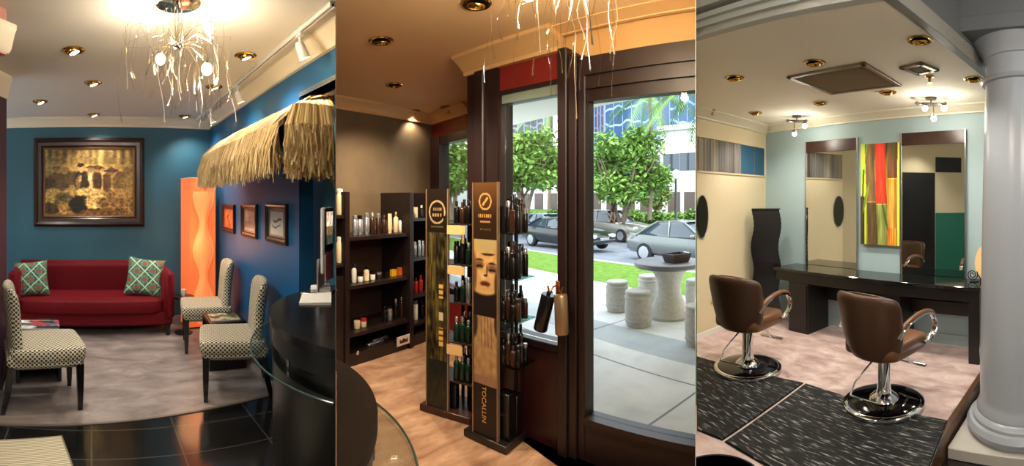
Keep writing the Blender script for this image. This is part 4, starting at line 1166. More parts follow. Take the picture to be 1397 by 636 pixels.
def stand(name, label, loc, rz, w, d, hp, px0, px1, fn, shelves, mbase, mshelf, hb=.05, sx_out=-.005):
    t = thing(name, label, 'display stand', loc, rz)
    g = G(); g.box((0, 0, hb/2), (w, d, hb), .006); g.obj('base', mbase, t)
    g = G(); g.bx(px0, px1, -d/2 + .02, -d/2 + .035, hb, hp); o = g.obj('poster_panel', M_bt, t, smooth=0)
    art('poster', Matrix.Translation(((px0+px1)/2, -d/2 + .0195, (hb+hp)/2)), px1 - px0 - .014, hp - hb - .004, 48, 300, fn, M_poster, t)
    for x in (px0, px1):
        g = G(); g.box((x, -d/2 + .026, (hb+hp)/2), (.008, .024, hp - hb)); g.obj('edge_strip', mat('edge_bronze', (150, 122, 92), .3, .4), t, smooth=0)
    g = G(); g.bx(px1 - .02, px1, d/2 - .04, d/2 - .02, hb, hp - .1); g.bx(px0, px0 + .02, d/2 - .04, d/2 - .02, hb, hp - .1); g.obj('rear_post', M_bt, t, smooth=0)
    for z in shelves:
        g = G(); g.bx(px0 + .02, w/2 + sx_out, -d/2 + .04, d/2 - .02, z - .008, z); g.obj('shelf', mshelf, t, smooth=0)
    return t
P1, P2 = fl(632, 595), fl(690, 622)
ang = atan2((P2 - P1).y, (P2 - P1).x)
ux, uy = Vector((cos(ang), sin(ang), 0)), Vector((-sin(ang), cos(ang), 0))
w2s, d2s = (P2 - P1).length, .27
c2 = P1 + ux*w2s/2 + uy*d2s/2
def local2(x, y, z, off=0):
    """local (u along, z) where the ray through a pixel meets the stand's front plane"""
    pl = Wall(P1 + uy*off, P2 + uy*off); s_, r_ = pl.hit(x); return s_ - w2s/2, zz(r_, y)
pa, zt2 = local2(645.5, 249, 0, .02); pb, _ = local2(679, 249, 0, .02)
shz = [local2(692, y, 0, .03)[1] for y in (319, 381, 440, 502)]
st2 = stand('display_stand', 'tall display stand with a woman\'s face poster and four glass shelves by the window', c2, ang, w2s, d2s, zt2, pa, pb, face, shz, M_bt, M_shelfglass, sx_out=.06)
# gold vertical lettering on the black foot of the poster
def lettering(text, size, m, parent, M):
    fc = bpy.data.curves.new('lettering', 'FONT'); fc.body = text; fc.size = size; fc.align_x = 'CENTER'; fc.align_y = 'CENTER'; fc.extrude = .0005
    tmp = bpy.data.objects.new('tmp', fc); COL.objects.link(tmp); bpy.context.view_layer.update()
    me = bpy.data.meshes.new_from_object(tmp.evaluated_get(bpy.context.evaluated_depsgraph_get()))
    bpy.data.objects.remove(tmp); bpy.data.curves.remove(fc)
    me.materials.clear(); me.materials.append(m)
    o = bpy.data.objects.new('lettering', me); COL.objects.link(o); o.parent = parent
    o.matrix_local = M; return o
zl = (local2(660, 522, 0, .02)[1] + local2(660, 582, 0, .02)[1])/2
lettering('TOCALLIN', .05, mat('gold_letter', (206, 158, 84), .4), st2, Matrix.Translation(((pa+pb)/2 - .01, -d2s/2 + .0185, zl)) @ Matrix.Rotation(radians(90), 4, 'X') @ Matrix.Rotation(radians(-90), 4, 'Z'))
def onstand(c, rz_, x, y, z): 
    a, b = Vector((cos(rz_), sin(rz_), 0)), Vector((-sin(rz_), cos(rz_), 0))
    q = c + a*x + b*y; return Vector((q.x, q.y, z))
shn = ['top', 'second', 'third', 'lowest']
rows = [[('box', .028, .20, P_black, 'wide black carton'), ('can', .021, .21, P_black, 'black can'), ('can', .02, .22, P_black, 'slim black can'), ('box', .02, .17, P_brown, 'brown carton'), ('can', .019, .18, P_black, 'short black can')],
        [('box', .024, .20, P_black, 'black carton'), ('can', .022, .20, P_black, 'black can'), ('can', .021, .21, P_brown, 'brown can'), ('can', .02, .19, P_black, 'slender black can'), ('can', .02, .21, P_black, 'plain black can')],
        [('bottle', .021, .18, P_black, 'black bottle'), ('pump', .021, .20, P_brown, 'pump bottle'), ('bottle', .021, .21, P_black, 'tall black bottle'), ('bottle', .020, .16, P_black, 'short black bottle'), ('can', .018, .15, P_brown, 'small brown can')],
        [('bottle', .021, .18, P_black, 'black bottle'), ('bottle', .021, .20, P_brown, 'brown bottle'), ('bottle', .020, .24, P_black, 'tallest black bottle'), ('bottle', .020, .15, P_brown, 'short bottle'), ('can', .019, .14, P_black, 'small black can')]]
def rowset(c, rz_, wlim, d, z, row, where, grp, back=True):
    for i, (k, r, h, m_, lab) in enumerate(row):
        for j, yy in enumerate((-d*.20, d*.16)):
            y = yy + .012*((i*7 + j*3) % 3 - 1)
            xx = lerp(pb + .012, w2s/2 + .036, i/4) + .003*((i*5+j) % 3 - 1) - .006*j
            hh = h*(1 + .12*((i + 2*j) % 3 - 1))
            product(k, f'{lab}, {ORD[i]} in the {"front" if j == 0 else "rear"} row, {where}', onstand(c, rz_, xx, y, z), r, hh, m_, P_silver if (i + j) % 4 == 1 else m_, rz_, grp)
for z, row, sn in zip(shz, rows, shn):
    rowset(c2, ang, w2s/2, d2s, z, row, f'{sn} glass shelf of the poster stand', 'hair products on the glass shelves')
for i, (x, y, w_, d_2, h) in enumerate(((.11, -.035, .10, .085, .30), (.11, .048, .10, .07, .26))):
    o = G(); o.box((0, 0, h/2), (w_, d_2, h), .004); o = o.obj('product_carton', P_black); o.location = onstand(c2, ang, x, y, .0505); o.rotation_euler = (0, 0, ang)
    tag(o, f'{"front" if i == 0 else "rear"} tall black carton standing on the base of the poster stand', 'box', 'cartons at the foot of the stand')
    g = G(); g.box((0, -d_2/2 - .0006, h*.55), (w_*.6, .001, .02)); g.obj('label_strip', P_brown, o, smooth=0)
for i in range(4):
    product('bottle', f'dark bottle {["far left", "left of middle", "right of middle", "next to the cartons"][i]} at the foot of the poster stand', onstand(c2, ang, -.10 + .042*i, -d2s/2 + .075 + .05*(i % 2), .05), .018, .2 + .03*(i % 2), P_black, P_brown, ang, 'bottles at the foot of the stand')
# leaflet clipped to the stand
q = onstand(c2, ang, pb + .03, -.06, zt2 - .14)

# ---- rear stand
Q1, Q2 = fl(572, 560), fl(641, 581)
ang1 = atan2((Q2 - Q1).y, (Q2 - Q1).x)
vx, vy = Vector((cos(ang1), sin(ang1), 0)), Vector((-sin(ang1), cos(ang1), 0))
w1s, d1s = (Q2 - Q1).length, .30
c1 = Q1 + vx*w1s/2 + vy*d1s/2
pl1 = Wall(Q1 + vy*.02, Q2 + vy*.02)
def local1(x, y): s_, r_ = pl1.hit(x); return s_ - w1s/2, zz(r_, y)
qa, zt1 = local1(582, 258); qb, _ = local1(611, 258)
shz1 = [local1(625, y)[1] for y in (306, 362, 415, 470, 524)]
st1 = stand('display_stand', 'tall display stand with round emblem and green gold poster, nearer the shelf unit', c1, ang1, w1s, d1s, zt1, qa, qb, hairposter, shz1, mat('stand_mahogany', (56, 30, 24), .35, var=.2, scale=8), mat('stand_shelf', (48, 32, 26), .4))
shn1 = ['top', 'second', 'third', 'fourth', 'lowest']
rows1 = [[('bottle', qb + .04, .022, .17, P_black, 'black bottle'), ('bottle', qb + .09, .022, .16, P_brown, 'brown bottle'), ('bottle', qb + .14, .022, .18, P_black, 'tall black bottle')],
         [('can', qb + .04, .022, .17, P_black, 'black can'), ('can', qb + .09, .022, .18, P_black, 'tall black can'), ('bottle', qb + .14, .022, .16, P_green, 'green bottle')],
         [('bottle', qb + .04, .022, .15, P_black, 'black bottle'), ('bottle', qb + .09, .022, .16, P_green, 'dark green bottle'), ('can', qb + .14, .02, .19, P_silver, 'pale silver can')],
         [('bottle', qb + .04, .024, .18, P_green, 'green bottle with cap'), ('bottle', qb + .09, .024, .19, P_green, 'dark green bottle'), ('bottle', qb + .14, .024, .17, P_green, 'green bottle')],
         [('bottle', qb + .04, .024, .19, P_green, 'green bottle'), ('bottle', qb + .09, .024, .19, P_green, 'deep green bottle'), ('bottle', qb + .14, .024, .18, P_green, 'green bottle')]]
for z, row, sn in zip(shz1, rows1, shn1):
    for i, (k, x, r, h, m_, lab) in enumerate(row):
        for j, yy in enumerate((-.07, .05)):
            product(k, f'{lab}, {ORD[i]} in the {"front" if j == 0 else "rear"} row, {sn} shelf of the emblem stand', onstand(c1, ang1, min(x, w1s/2 - .03), yy, z), r, h*(1 + .06*j), m_, P_silver if m_ is P_green else m_, ang1, 'hair products on the emblem stand')
for i, x in enumerate((-.155, -.06, .03)):
    product('pump' if i == 0 else 'box', ['large green pump bottle', 'black carton beside the pump bottle', 'second black carton'][i] + ' at the foot of the emblem stand', onstand(c1, ang1, x, -.06, .0505), [.032, .034, .038][i], [.20, .19, .18][i], P_green if i == 0 else P_black, P_white, ang1, 'products at the foot of the emblem stand')
# price cards
M_card = mat('price_card', (226, 186, 120), .6)
for x, y, w_, h_, rz_, lab in ((622, 314, .15, .066, ang1, 'cream price card on the second shelf row of the emblem stand'), (631, 324, .085, .085, ang1 - .9, 'cream price card turned sideways below the highest one'), (622, 369, .14, .062, ang1, 'orange cream price card in the middle of the emblem stand'), (620, 478, .13, .07, ang1, 'pale cream price card low on the emblem stand')):
    pl = Wall(Q1 + vy*.005, Q2 + vy*.005); s_, r_ = pl.hit(x)
    p_ = pl.pt(s_, zz(r_, y), 0)
    t = thing('price_card', lab, 'card', (p_.x, p_.y, p_.z - h_/2), rz_, 'price cards on the emblem stand')
    g = G(); g.box((0, 0, h_/2), (w_, .003, h_)); g.obj('card', M_card, t, smooth=0)
    g = G(); g.box((0, .008, h_*.25), (.02, .016, h_*.5)); g.obj('clip', M_chrome, t, smooth=0)
# white leaflet behind the front stand
pl = Wall(P1 + uy*.30, P2 + uy*.30); s_, r_ = pl.hit(684); p_ = pl.pt(s_, zz(r_, 262), 0)

# ---- canisters hanging at the door post
for x0_, x1_, ya, yb, tl, mm, m2, lab, ro in ((747, 737, 402, 450, 0, P_black, P_black, 'dark cylindrical canister hanging tilted at the door post', .045), (765, 767, 402, 456, 0, P_gold, P_gold, 'gold cylindrical canister hanging upright at the door post', .043)):
    s_, r_ = WMN.hit(x0_, .11 if mm is P_black else .10); top_ = WMN.pt(s_, zz(r_, ya), .10)
    s2_, r2_ = WMN.hit(x1_, .10); bot_ = WMN.pt(s2_, zz(r2_, yb), .10)
    t = thing('hanging_canister', lab, 'canister', bot_)
    ax_ = top_ - bot_; Lc = ax_.length
    t.rotation_euler = ax_.to_track_quat('Z', 'Y').to_euler()
    g = G(); g.lathe([(ro*.9, 0), (ro, .006), (ro, Lc - .01), (ro*.9, Lc)], n=24); g.obj('body', mm, t)
    g = G(); g.lathe([(ro*.3, Lc), (ro*.3, Lc + .02), (0, Lc + .022)], n=12); g.obj('neck', M_brass if mm is P_gold else M_black, t)
    g = G(); g.tube([(0, 0, Lc + .015), (0, .01, Lc + .035), (0.0, .02, Lc + .05)], .006, 8); g.obj('hook', M_brass, t)
s_, r_ = WMN.hit(761, .05); p_ = WMN.pt(s_, zz(r_, 393), .05)
t = thing('bracket_hook', 'small copper bracket on the door post above the hanging canisters', 'bracket', p_, WMN.rz)
g = G(); g.box((0, .0, 0), (.03, .012, .09), .003); g.obj('plate', mat('copper', (170, 96, 64), .3, .8), t)
g = G(); g.tube([(0, -.005, .02), (0, -.05, .015), (0, -.07, -.005), (0, -.06, -.02)], .006, 8); g.obj('hook', mat('copper', (170, 96, 64), .3, .8), t)

# ---- desk, shop side
rho_t = 1.12; ca = radians(-17.48); rr_ = .573
dcm = Vector((rho_t*sin(ca) - rr_*cos(ca), rho_t*cos(ca) + rr_*sin(ca)))
desk('round dark wood reception desk with glass ledge in front of the shelf unit', dcm, rr_, .676, 'M', stone('desk_top_brown', [(18, 12, 9), (26, 18, 13), (34, 25, 18)], 5, .45, spec=.25))
# ================================================================ STREET
ST, SOUT = Vector((.57, -.82)), Vector((.82, .57))
ST.normalize(); SOUT.normalize()
def stp(q, a, z=0.0):
    p_ = SOUT*q + ST*a; return Vector((p_.x, p_.y, z))
def zroad(q): return -.4 - .045*(q - 9)
def onroad(x, y):
    m_ = (y - YH)/F; k = ray(x).dot(SOUT); rho = (H + .4 - .405)/(m_ - .045*k)
    return pr(x, rho, H - rho*m_)
def sside(pts): return side(pts, 'M')
M_walk = stone('pavement_concrete', [(176, 178, 176), (196, 198, 196), (208, 209, 206)], 1.6, .7, atan2(ST.y, ST.x), (1, 1, 1), (1.9, 1.62, .012, (120, 124, 124)), .2)
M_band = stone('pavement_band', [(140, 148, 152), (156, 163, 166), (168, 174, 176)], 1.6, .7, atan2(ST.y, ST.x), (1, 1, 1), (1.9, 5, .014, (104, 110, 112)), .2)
M_lawn = stone('lawn_green', [(66, 92, 34), (92, 124, 46), (112, 142, 60)], 9, .9, 0, (1, 1, 1), None, .1, .5)
M_lawn2 = stone('bank_green', [(60, 84, 34), (84, 112, 48), (100, 126, 60)], 3, .9, 0, (1, 1, 1), None, .1, .5)
M_road = stone('road_asphalt', [(96, 102, 112), (116, 122, 132), (128, 134, 142)], 2, .8, 0, (1, 1, 1), None, .2)
M_kerb = mat('kerb_concrete', (170, 172, 170), .8, var=.06)
def strip_(name, q0, q1, a0, a1, z0, z1, m, n=1):
    """street surface strip between distances q0..q1 from the shop, heights z0..z1 at those edges"""
    g = G(); vs = [stp(q0, a0, z0), stp(q1, a0, z1), stp(q1, a1, z1), stp(q0, a1, z0)]
    g.add(vs + [v - Vector((0, 0, .15)) for v in vs], [(0, 1, 2, 3), (7, 6, 5, 4), (0, 4, 5, 1), (1, 5, 6, 2), (2, 6, 7, 3), (3, 7, 4, 0)])
    return struct(g.obj(name, m, smooth=0))
qs = WMN.pt(0).to_2d().dot(SOUT) + .08
g = G(); g.prism(sside([stp(qs, -3.0), stp(3.62, -3.0), stp(3.62, 8), stp(qs, 8)]), -.15, 0.0); g.prism(sside([stp(2.5, -12), stp(3.62, -12), stp(3.62, -3.0), stp(2.5, -3.0)]), -.15, 0.0); struct(g.obj('ground_pavement', M_walk, smooth=0))
# pavement beyond the step of the far shop front
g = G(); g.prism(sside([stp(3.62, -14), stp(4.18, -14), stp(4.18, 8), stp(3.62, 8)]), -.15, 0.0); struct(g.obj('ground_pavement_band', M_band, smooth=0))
g = G(); g.prism(sside([stp(4.18, -14), stp(6.12, -14), stp(6.12, 8), stp(4.18, 8)]), -.15, -.002); struct(g.obj('ground_pavement_outer', M_walk, smooth=0))
strip_('ground_lawn_strip', 6.12, 8.65, -24, 12, -.02, -.10, M_lawn)
strip_('ground_kerb', 8.65, 8.85, -24, 12, -.10, -.11, M_kerb)
strip_('ground_road', 8.85, 19.0, -60, 26, zroad(8.85), zroad(19), M_road)
strip_('ground_far_kerb', 19.0, 19.3, -60, 26, zroad(19) + .14, zroad(19) + .14, M_kerb)
strip_('ground_far_lawn', 19.3, 24, -70, 40, zroad(19) + .14, .1, M_lawn)
strip_('ground_far_bank', 24, 130, -150, 120, .1, .4, M_lawn2)
# arcade overhang outside the shop
qov = 3.95
g = G(); g.prism(sside([stp(qs + .05, -9), stp(qov, -9), stp(qov, 8), stp(qs + .05, 8)]), 2.76, 3.1); struct(g.obj('ceiling_arcade_overhang', mat('overhang_white', (226, 226, 220), .7), smooth=0))

# ---- concrete table, stools, planter
M_conc = mat('cast_concrete', (168, 166, 158), .8, var=.12, scale=22, bump=.25, bscale=90)
M_slate = mat('table_top_grey', (92, 92, 96), .45, var=.1, scale=12)
def stool(x, y, r, h, label, cut=False):
    p_ = fl(x, y)
    t = thing('concrete_stool', label, 'stool', (p_.x, p_.y + 0, 0), 0, 'concrete stools on the pavement')
    ct_ = (E2, -1, p_) if cut else None
    g = G(); g.lathe([(0, 0), (r*.86, 0), (r*.95, h*.15), (r, h*.45), (r*.96, h*.78), (r*.90, h*.9), (r*.9, h*.93)], n=32); g.obj('drum', M_conc, t, cut=ct_)
    g = G(); g.lathe([(r*.9, h*.9), (r*.95, h*.92), (r*.95, h*.975), (r*.88, h), (0, h)], n=32); g.obj('seat', M_conc, t, cut=ct_)
    for z in (.18, .82):
        g = G(); g.lathe([(r*.93, h*z - .012), (r*1.01, h*z - .008), (r*1.01, h*z + .008), (r*.93, h*z + .012)], n=32); g.obj('band', M_conc, t, cut=ct_)
    return t
stool(842, 424, .165, .43, 'pale concrete drum stool left of the round table, farther from the door')
stool(871, 444, .175, .45, 'pale concrete drum stool in front of the table, nearest the door')
stool(885, 412, .165, .42, 'concrete drum stool half hidden behind the table pedestal')
stool(950, 420, .165, .42, 'concrete drum stool cut by the right edge beyond the table', True)
p_ = fl(952, 473); 
stool(954, 470, .16, .44, 'brownish stool at the extreme right edge, nearest the viewer', True)
tp = fl(913, 431)
t = thing('concrete_table', 'round grey topped concrete pedestal table outside the door', 'table', (tp.x, tp.y, 0))
g = G(); g.lathe([(0, 0), (.29, 0), (.30, .03), (.25, .12), (.17, .30), (.155, .40), (.18, .52), (.25, .64), (.28, .68), (0, .68)], n=40); g.obj('pedestal', M_conc, t)
g = G(); g.lathe([(0, .68), (.46, .68), (.48, .70), (.48, .745), (.465, .755), (0, .755)], n=48); g.obj('table_top', M_slate, t)
bp_ = pr(923, Vector((tp.x, tp.y)).length - .12, .755)
t = thing('planter_box', 'dark reddish box standing on the round outdoor table', 'box', bp_, .3)
g = G(); rs = []
for a, z in ((.10, 0), (.125, .10), (.128, .12), (.11, .12), (.10, .02)): rs.append([(-a*1.25, -a, z), (a*1.25, -a, z), (a*1.25, a, z), (-a*1.25, a, z)])
g.rings(rs); g.obj('tub', mat('box_oxblood', (44, 26, 24), .45), t, smooth=0)
g = G(); g.box((.168, 0, .08), (.03, .10, .09), .005); g.obj('napkin_slot', P_white, t)

# ---- cars
M_rubber = mat('tyre_rubber', (22, 22, 23), .8)
M_rim = mat('alloy_rim', (190, 192, 196), .25, .8)
M_cglass = mat('car_glass', (46, 58, 66), .08, spec=.8)
M_chead = mat('headlight_lens', (225, 228, 230), .15)
M_ctail = mat('tail_light', (150, 22, 20), .2)
def car(label, loc, head, paint, L=4.6, Wd=1.75, belt=.86, roof=1.42, suv=False):
    """loc under the middle, head = direction of travel (plan angle)"""
    t = thing('car', label, 'car', loc, head, 'cars in the street')
    h = Wd/2
    if suv: st_ = [(-L/2, .50, .42, 1.02, .80), (-L/2 + .12, .34, .34, 1.12, .9), (-L*.3, .30, .30, 1.14, 1.0), (0, .30, .30, 1.12, 1.0), (L*.22, .30, .30, 1.08, 1.0), (L*.30, .30, .30, 1.06, .98), (L/2 - .2, .34, .34, .96, .93), (L/2, .46, .42, .84, .82)]
    else: st_ = [(-L/2, .48, .40, .84, .78), (-L/2 + .15, .30, .28, .95, .9), (-L*.32, .24, .24, .96, 1.0), (-.1, .22, .22, .92, 1.0), (L*.18, .22, .22, .90, 1.0), (L*.30, .24, .24, .84, .97), (L/2 - .25, .28, .28, .74, .9), (L/2, .40, .36, .60, .76)]
    rs = []
    for x, zb, _, zt, wf in st_:
        w_ = h*wf; zm = lerp(zb, zt, .55)
        rs.append([(x, -w_*.82, zb), (x, w_*.82, zb), (x, w_*.97, zb + .10), (x, w_, zm), (x, w_*.95, zt - .07), (x, w_*.80, zt), (x, -w_*.80, zt), (x, -w_*.95, zt - .07), (x, -w_, zm), (x, -w_*.97, zb + .10)])
    g = G(); g.rings(rs); g.obj('body', paint, t, smooth=50)
    zb = 1.08 if suv else .88
    if suv: bot, top = (-L*.47, L*.20), (-L*.42, L*.02)
    else: bot, top = (-L*.38, L*.20), (-L*.20, L*.03)
    rs = []
    for k in range(6):
        f = k/5; e_ = f**1.15
        x0, x1 = lerp(bot[0], top[0], e_), lerp(bot[1], top[1], e_); w_ = h*lerp(.93, .70, f)
        z = lerp(zb, roof - .03, f)
        rs.append([(x0, -w_*.85, z), (x0 + .1, -w_, z), (x1 - .1, -w_, z), (x1, -w_*.85, z), (x1, w_*.85, z), (x1 - .1, w_, z), (x0 + .1, w_, z), (x0, w_*.85, z)])
    g = G(); g.rings(rs); g.obj('windows', M_cglass, t, smooth=50)
    x0, x1 = top; g = G()
    w_ = h*.70
    g.rings([[(a + (.06 if i else 0), b_, z) for a, b_ in ((x0 - .05, -w_), (x1 + .05, -w_), (x1 + .05, w_), (x0 - .05, w_))] for i, z in enumerate((roof - .045, roof - .02))] + [[(x0 + .12, -w_*.85, roof), (x1 - .12, -w_*.85, roof), (x1 - .12, w_*.85, roof), (x0 + .12, w_*.85, roof)]])
    g.obj('roof', paint, t, smooth=50)
    for sd in (-1, 1):
        xm = lerp(bot[0], bot[1], .52)
        for nm, xa, xb in (('pillar', bot[1], top[1]), ('pillar', bot[0], top[0]), ('pillar', xm, xm - .08)) + ((('pillar', lerp(bot[0], bot[1], .2), lerp(top[0], top[1], .1)),) if suv else ()):
            g = G(); g.tube([(xa, sd*h*.935, zb - .02), (lerp(xa, xb, .5), sd*h*.83, lerp(zb, roof, .5)), (xb, sd*h*.705, roof - .03)], .035, 6); g.obj(nm, paint, t)
        g = G(); g.sq((bot[1] - .25, sd*(h + .08), zb + .06), (.12, .18, .12), .5, 8); g.obj('mirror', paint, t)
        g = G(); g.sq((L/2 - .10, sd*h*.62, .62 if not suv else .80), (.22, .34, .16), .6, 8); g.obj('headlight', M_chead, t)
        g = G(); g.sq((-L/2 + .08, sd*h*.62, .78 if not suv else .95), (.16, .34, .16), .6, 8); g.obj('tail_light', M_ctail, t)
        rw = .32 if not suv else .37
        for xw in (-L*.29, L*.31):
            M = Matrix.Translation((xw, sd*(h - .10), rw)) @ Matrix.Rotation(radians(90), 4, 'X')
            g = G(M); g.lathe([(rw*.6, -.11), (rw*.92, -.11), (rw, -.07), (rw, .07), (rw*.92, .11), (rw*.6, .11)], n=28); wh = g.obj('wheel', M_rubber, t)
            g = G(M @ Matrix.Translation((0, 0, -.10*sd)))
            g.lathe([(0, -.02), (.06, -.03), (.06, .03), (0, .02)], n=12)
            for k in range(7):
                a = k*2*pi/7; g.box((rw*.33*cos(a), rw*.33*sin(a), 0), (rw*.62, .05, .03), .004, Matrix.Rotation(a, 4, 'Z'))
            g.lathe([(rw*.58, -.03), (rw*.64, -.03), (rw*.64, .03), (rw*.58, .03)], n=24); g.obj('rim', M_rim, wh, smooth=30)
            g = G(M); g.lathe([(0, -.06), (rw*.62, -.06), (rw*.62, .06), (0, .06)], n=20); g.obj('brake_disc', M_rubber, wh)
    g = G(); g.box((L/2 - .02, 0, .42 if not suv else .52), (.10, Wd*.74, .14), .03); g.obj('front_bumper', M_black if suv else paint, t)
    g = G(); g.box((-L/2 + .02, 0, .44 if not suv else .56), (.10, Wd*.74, .16), .03); g.obj('rear_bumper', paint, t)
    g = G(); g.box((L/2 + .025, 0, .52 if not suv else .70), (.02, .5, .11), .004); g.obj('grille', M_chrome, t)
    return t
hd_ = atan2(ST.y, ST.x)
def place_car(label, x, y, along, **k):
    """x,y: a near side wheel's contact point; along: that wheel's x in the car"""
    p_ = onroad(x, y); c_ = Vector((p_.x, p_.y)) - ST*along + SOUT*.8
    return car(label, (c_.x, c_.y, p_.z), hd_, **k)
place_car('silver grey sedan parked beyond the lawn, behind the outdoor table', 882, 357, -1.25, paint=mat('car_silver', (112, 118, 117), .25, .4, coat=.6), L=4.5, roof=1.38)
place_car('dark sedan on the road behind the door post', 783, 344, 1.4, paint=mat('car_dark', (28, 32, 38), .2, .3, coat=.6), L=4.6, roof=1.30)
place_car('beige grey sport utility car beyond the dark sedan', 848, 331, 1.35, paint=mat('car_beige', (150, 146, 136), .3, .4, coat=.5), L=4.4, Wd=1.85, roof=1.72, suv=True)
place_car('pale blue car seen between the black cartons and the door post', 757, 329, 1.4, paint=mat('car_blue', (110, 140, 168), .25, .3, coat=.6), L=4.4, roof=1.40)

# ---- trees, hedges, palms
M_bark = mat('bark_grey', (124, 108, 92), .9, var=.25, scale=12)
M_leaf = [mat('leaf_bright', (128, 164, 78), .6, spec=.3), mat('leaf_mid', (98, 136, 60), .6, spec=.3), mat('leaf_deep', (56, 96, 40), .6, spec=.3), mat('leaf_hedge', (98, 132, 58), .6, spec=.3), mat('leaf_rust', (150, 112, 66), .6, spec=.3)]
def foliage(g, blobs, n, size, r):
    for i in range(n):
        c, rad = blobs[r.randrange(len(blobs))]
        d = Vector((r.gauss(0, 1), r.gauss(0, 1), r.gauss(0, 1))).normalized() * (r.random() ** .45)
        p_ = Vector((c[0] + d.x*rad[0], c[1] + d.y*rad[1], c[2] + d.z*rad[2]))
        a = Vector((r.gauss(0, 1), r.gauss(0, 1), r.gauss(0, .6))).normalized(); b_ = a.cross(Vector((r.gauss(0, .5), r.gauss(0, .5), 1))).normalized()
        s_ = size*r.uniform(.6, 1.3)
        g.add([p_ - a*s_, p_ + b_*s_*.5, p_ + a*s_, p_ - b_*s_*.5 + Vector((0, 0, s_*.1))], [(0, 1, 2, 3)])
def tree(label, x, rho, yt, yb, ybase, hw, seed, leaf, trunks=2, n=2600):
    r = random.Random(seed)
    zb = zz(rho, ybase); p_ = pr(x, rho, zb); W_ = hw*rho/F
    zT, zB = zz(rho, yt) - zb, zz(rho, yb) - zb
    t = thing('street_tree', label, 'tree', p_, 0, 'street trees across the road')
    bl = []
    for k in range(24):
        a, q = r.uniform(0, 2*pi), sqrt(r.random())*.72
        f = r.random()
        wz = 1 - .5*abs(f - .35)
        bl.append(((W_*q*cos(a)*wz, W_*.8*q*sin(a)*wz, lerp(zB + .3, zT - .5, f)), (W_*.40, W_*.36, (zT - zB)*.19)))
    for k in range(trunks):
        a = r.uniform(0, 2*pi); ex, ey = .5*W_*cos(a), .5*W_*sin(a)
        g = G(); g.tube([(.10*cos(a), .1*sin(a), 0), (.25*ex, .25*ey, zB*.55), (.55*ex, .55*ey, zB + .2), (ex, ey, lerp(zB, zT, .55))], [.13, .10, .08, .03], 8); g.obj('trunk', M_bark, t)
        for kk in range(3):
            a2 = a + r.uniform(-1.2, 1.2); g = G(); g.tube([(.3*ex, .3*ey, zB*.7), (.5*W_*cos(a2)*.6, .5*W_*sin(a2)*.6, zB + .5), (.7*W_*cos(a2), .7*W_*sin(a2), lerp(zB, zT, .5))], [.06, .045, .02], 6); g.obj('branch', M_bark, t)
    g = G(); foliage(g, bl, n, .17, r); o = g.obj('foliage', leaf[0], t, normals=False, smooth=0)
    g = G(); foliage(g, [((c[0]*.9, c[1]*.9, c[2] - .15), (d[0]*.9, d[1]*.9, d[2]*.9)) for c, d in bl], n//2, .17, r); g.obj('foliage', leaf[1], t, normals=False, smooth=0)
    return t
tree('broad green street tree seen through the narrow window beside the post', 716, 23, 176, 258, 300, 60, 3, (M_leaf[0], M_leaf[1]), 3, 4200)
tree('broad green street tree seen through the left side of the glass door', 848, 24, 170, 272, 303, 74, 5, (M_leaf[0], M_leaf[1]), 3, 5200)
tree('green street tree seen through the far narrow window', 618, 21, 186, 262, 300, 40, 8, (M_leaf[0], M_leaf[1]), 2)
tree('smaller darker tree behind the broad trees, half hidden by the door post', 772, 29, 186, 262, 298, 42, 13, (M_leaf[1], M_leaf[2]), 2)
tree('low rust tinged tree before the white building', 893, 31, 226, 284, 298, 28, 17, (M_leaf[1], M_leaf[4]), 2, 1200)
tree('dark tree farther away in the far window', 596, 30, 196, 270, 296, 34, 23, (M_leaf[1], M_leaf[2]), 2, 1800)
def bush(x, rho, y0, y1, hw, seed, label, leaf):
    r = random.Random(seed); zb = zz(rho, y1) - .1; h_ = zz(rho, y0) - zb; W_ = hw*rho/F
    t = thing('hedge_bush', label, 'bush', pr(x, rho, zb), 0, 'clipped bushes along the far bank')
    g = G(); foliage(g, [((W_*q, .3*r.uniform(-1, 1), h_*.45), (W_*.5, .7, h_*.5)) for q in (-.6, -.2, .2, .6)], 900, .13, r); g.obj('foliage', leaf, t, normals=False, smooth=0)
    g = G()
    for q in (-.5, 0, .5): g.tube([(W_*q, 0, 0), (W_*q*1.1, .05, h_*.7)], [.04, .02], 6)
    g.obj('stem', M_bark, t)
for i, (x, rho) in enumerate(((622, 24), (694, 24.5), (726, 25), (757, 25.5), (812, 26), (838, 26.5), (865, 26), (892, 26), (919, 25), (945, 24.5))):
    bush(x, rho + 3.5, 284 + (i % 3)*2, 305, 12, 40 + i, f'clipped green bush on the far bank, {ORD[i]} from the left', M_leaf[3] if i % 2 else M_leaf[0])
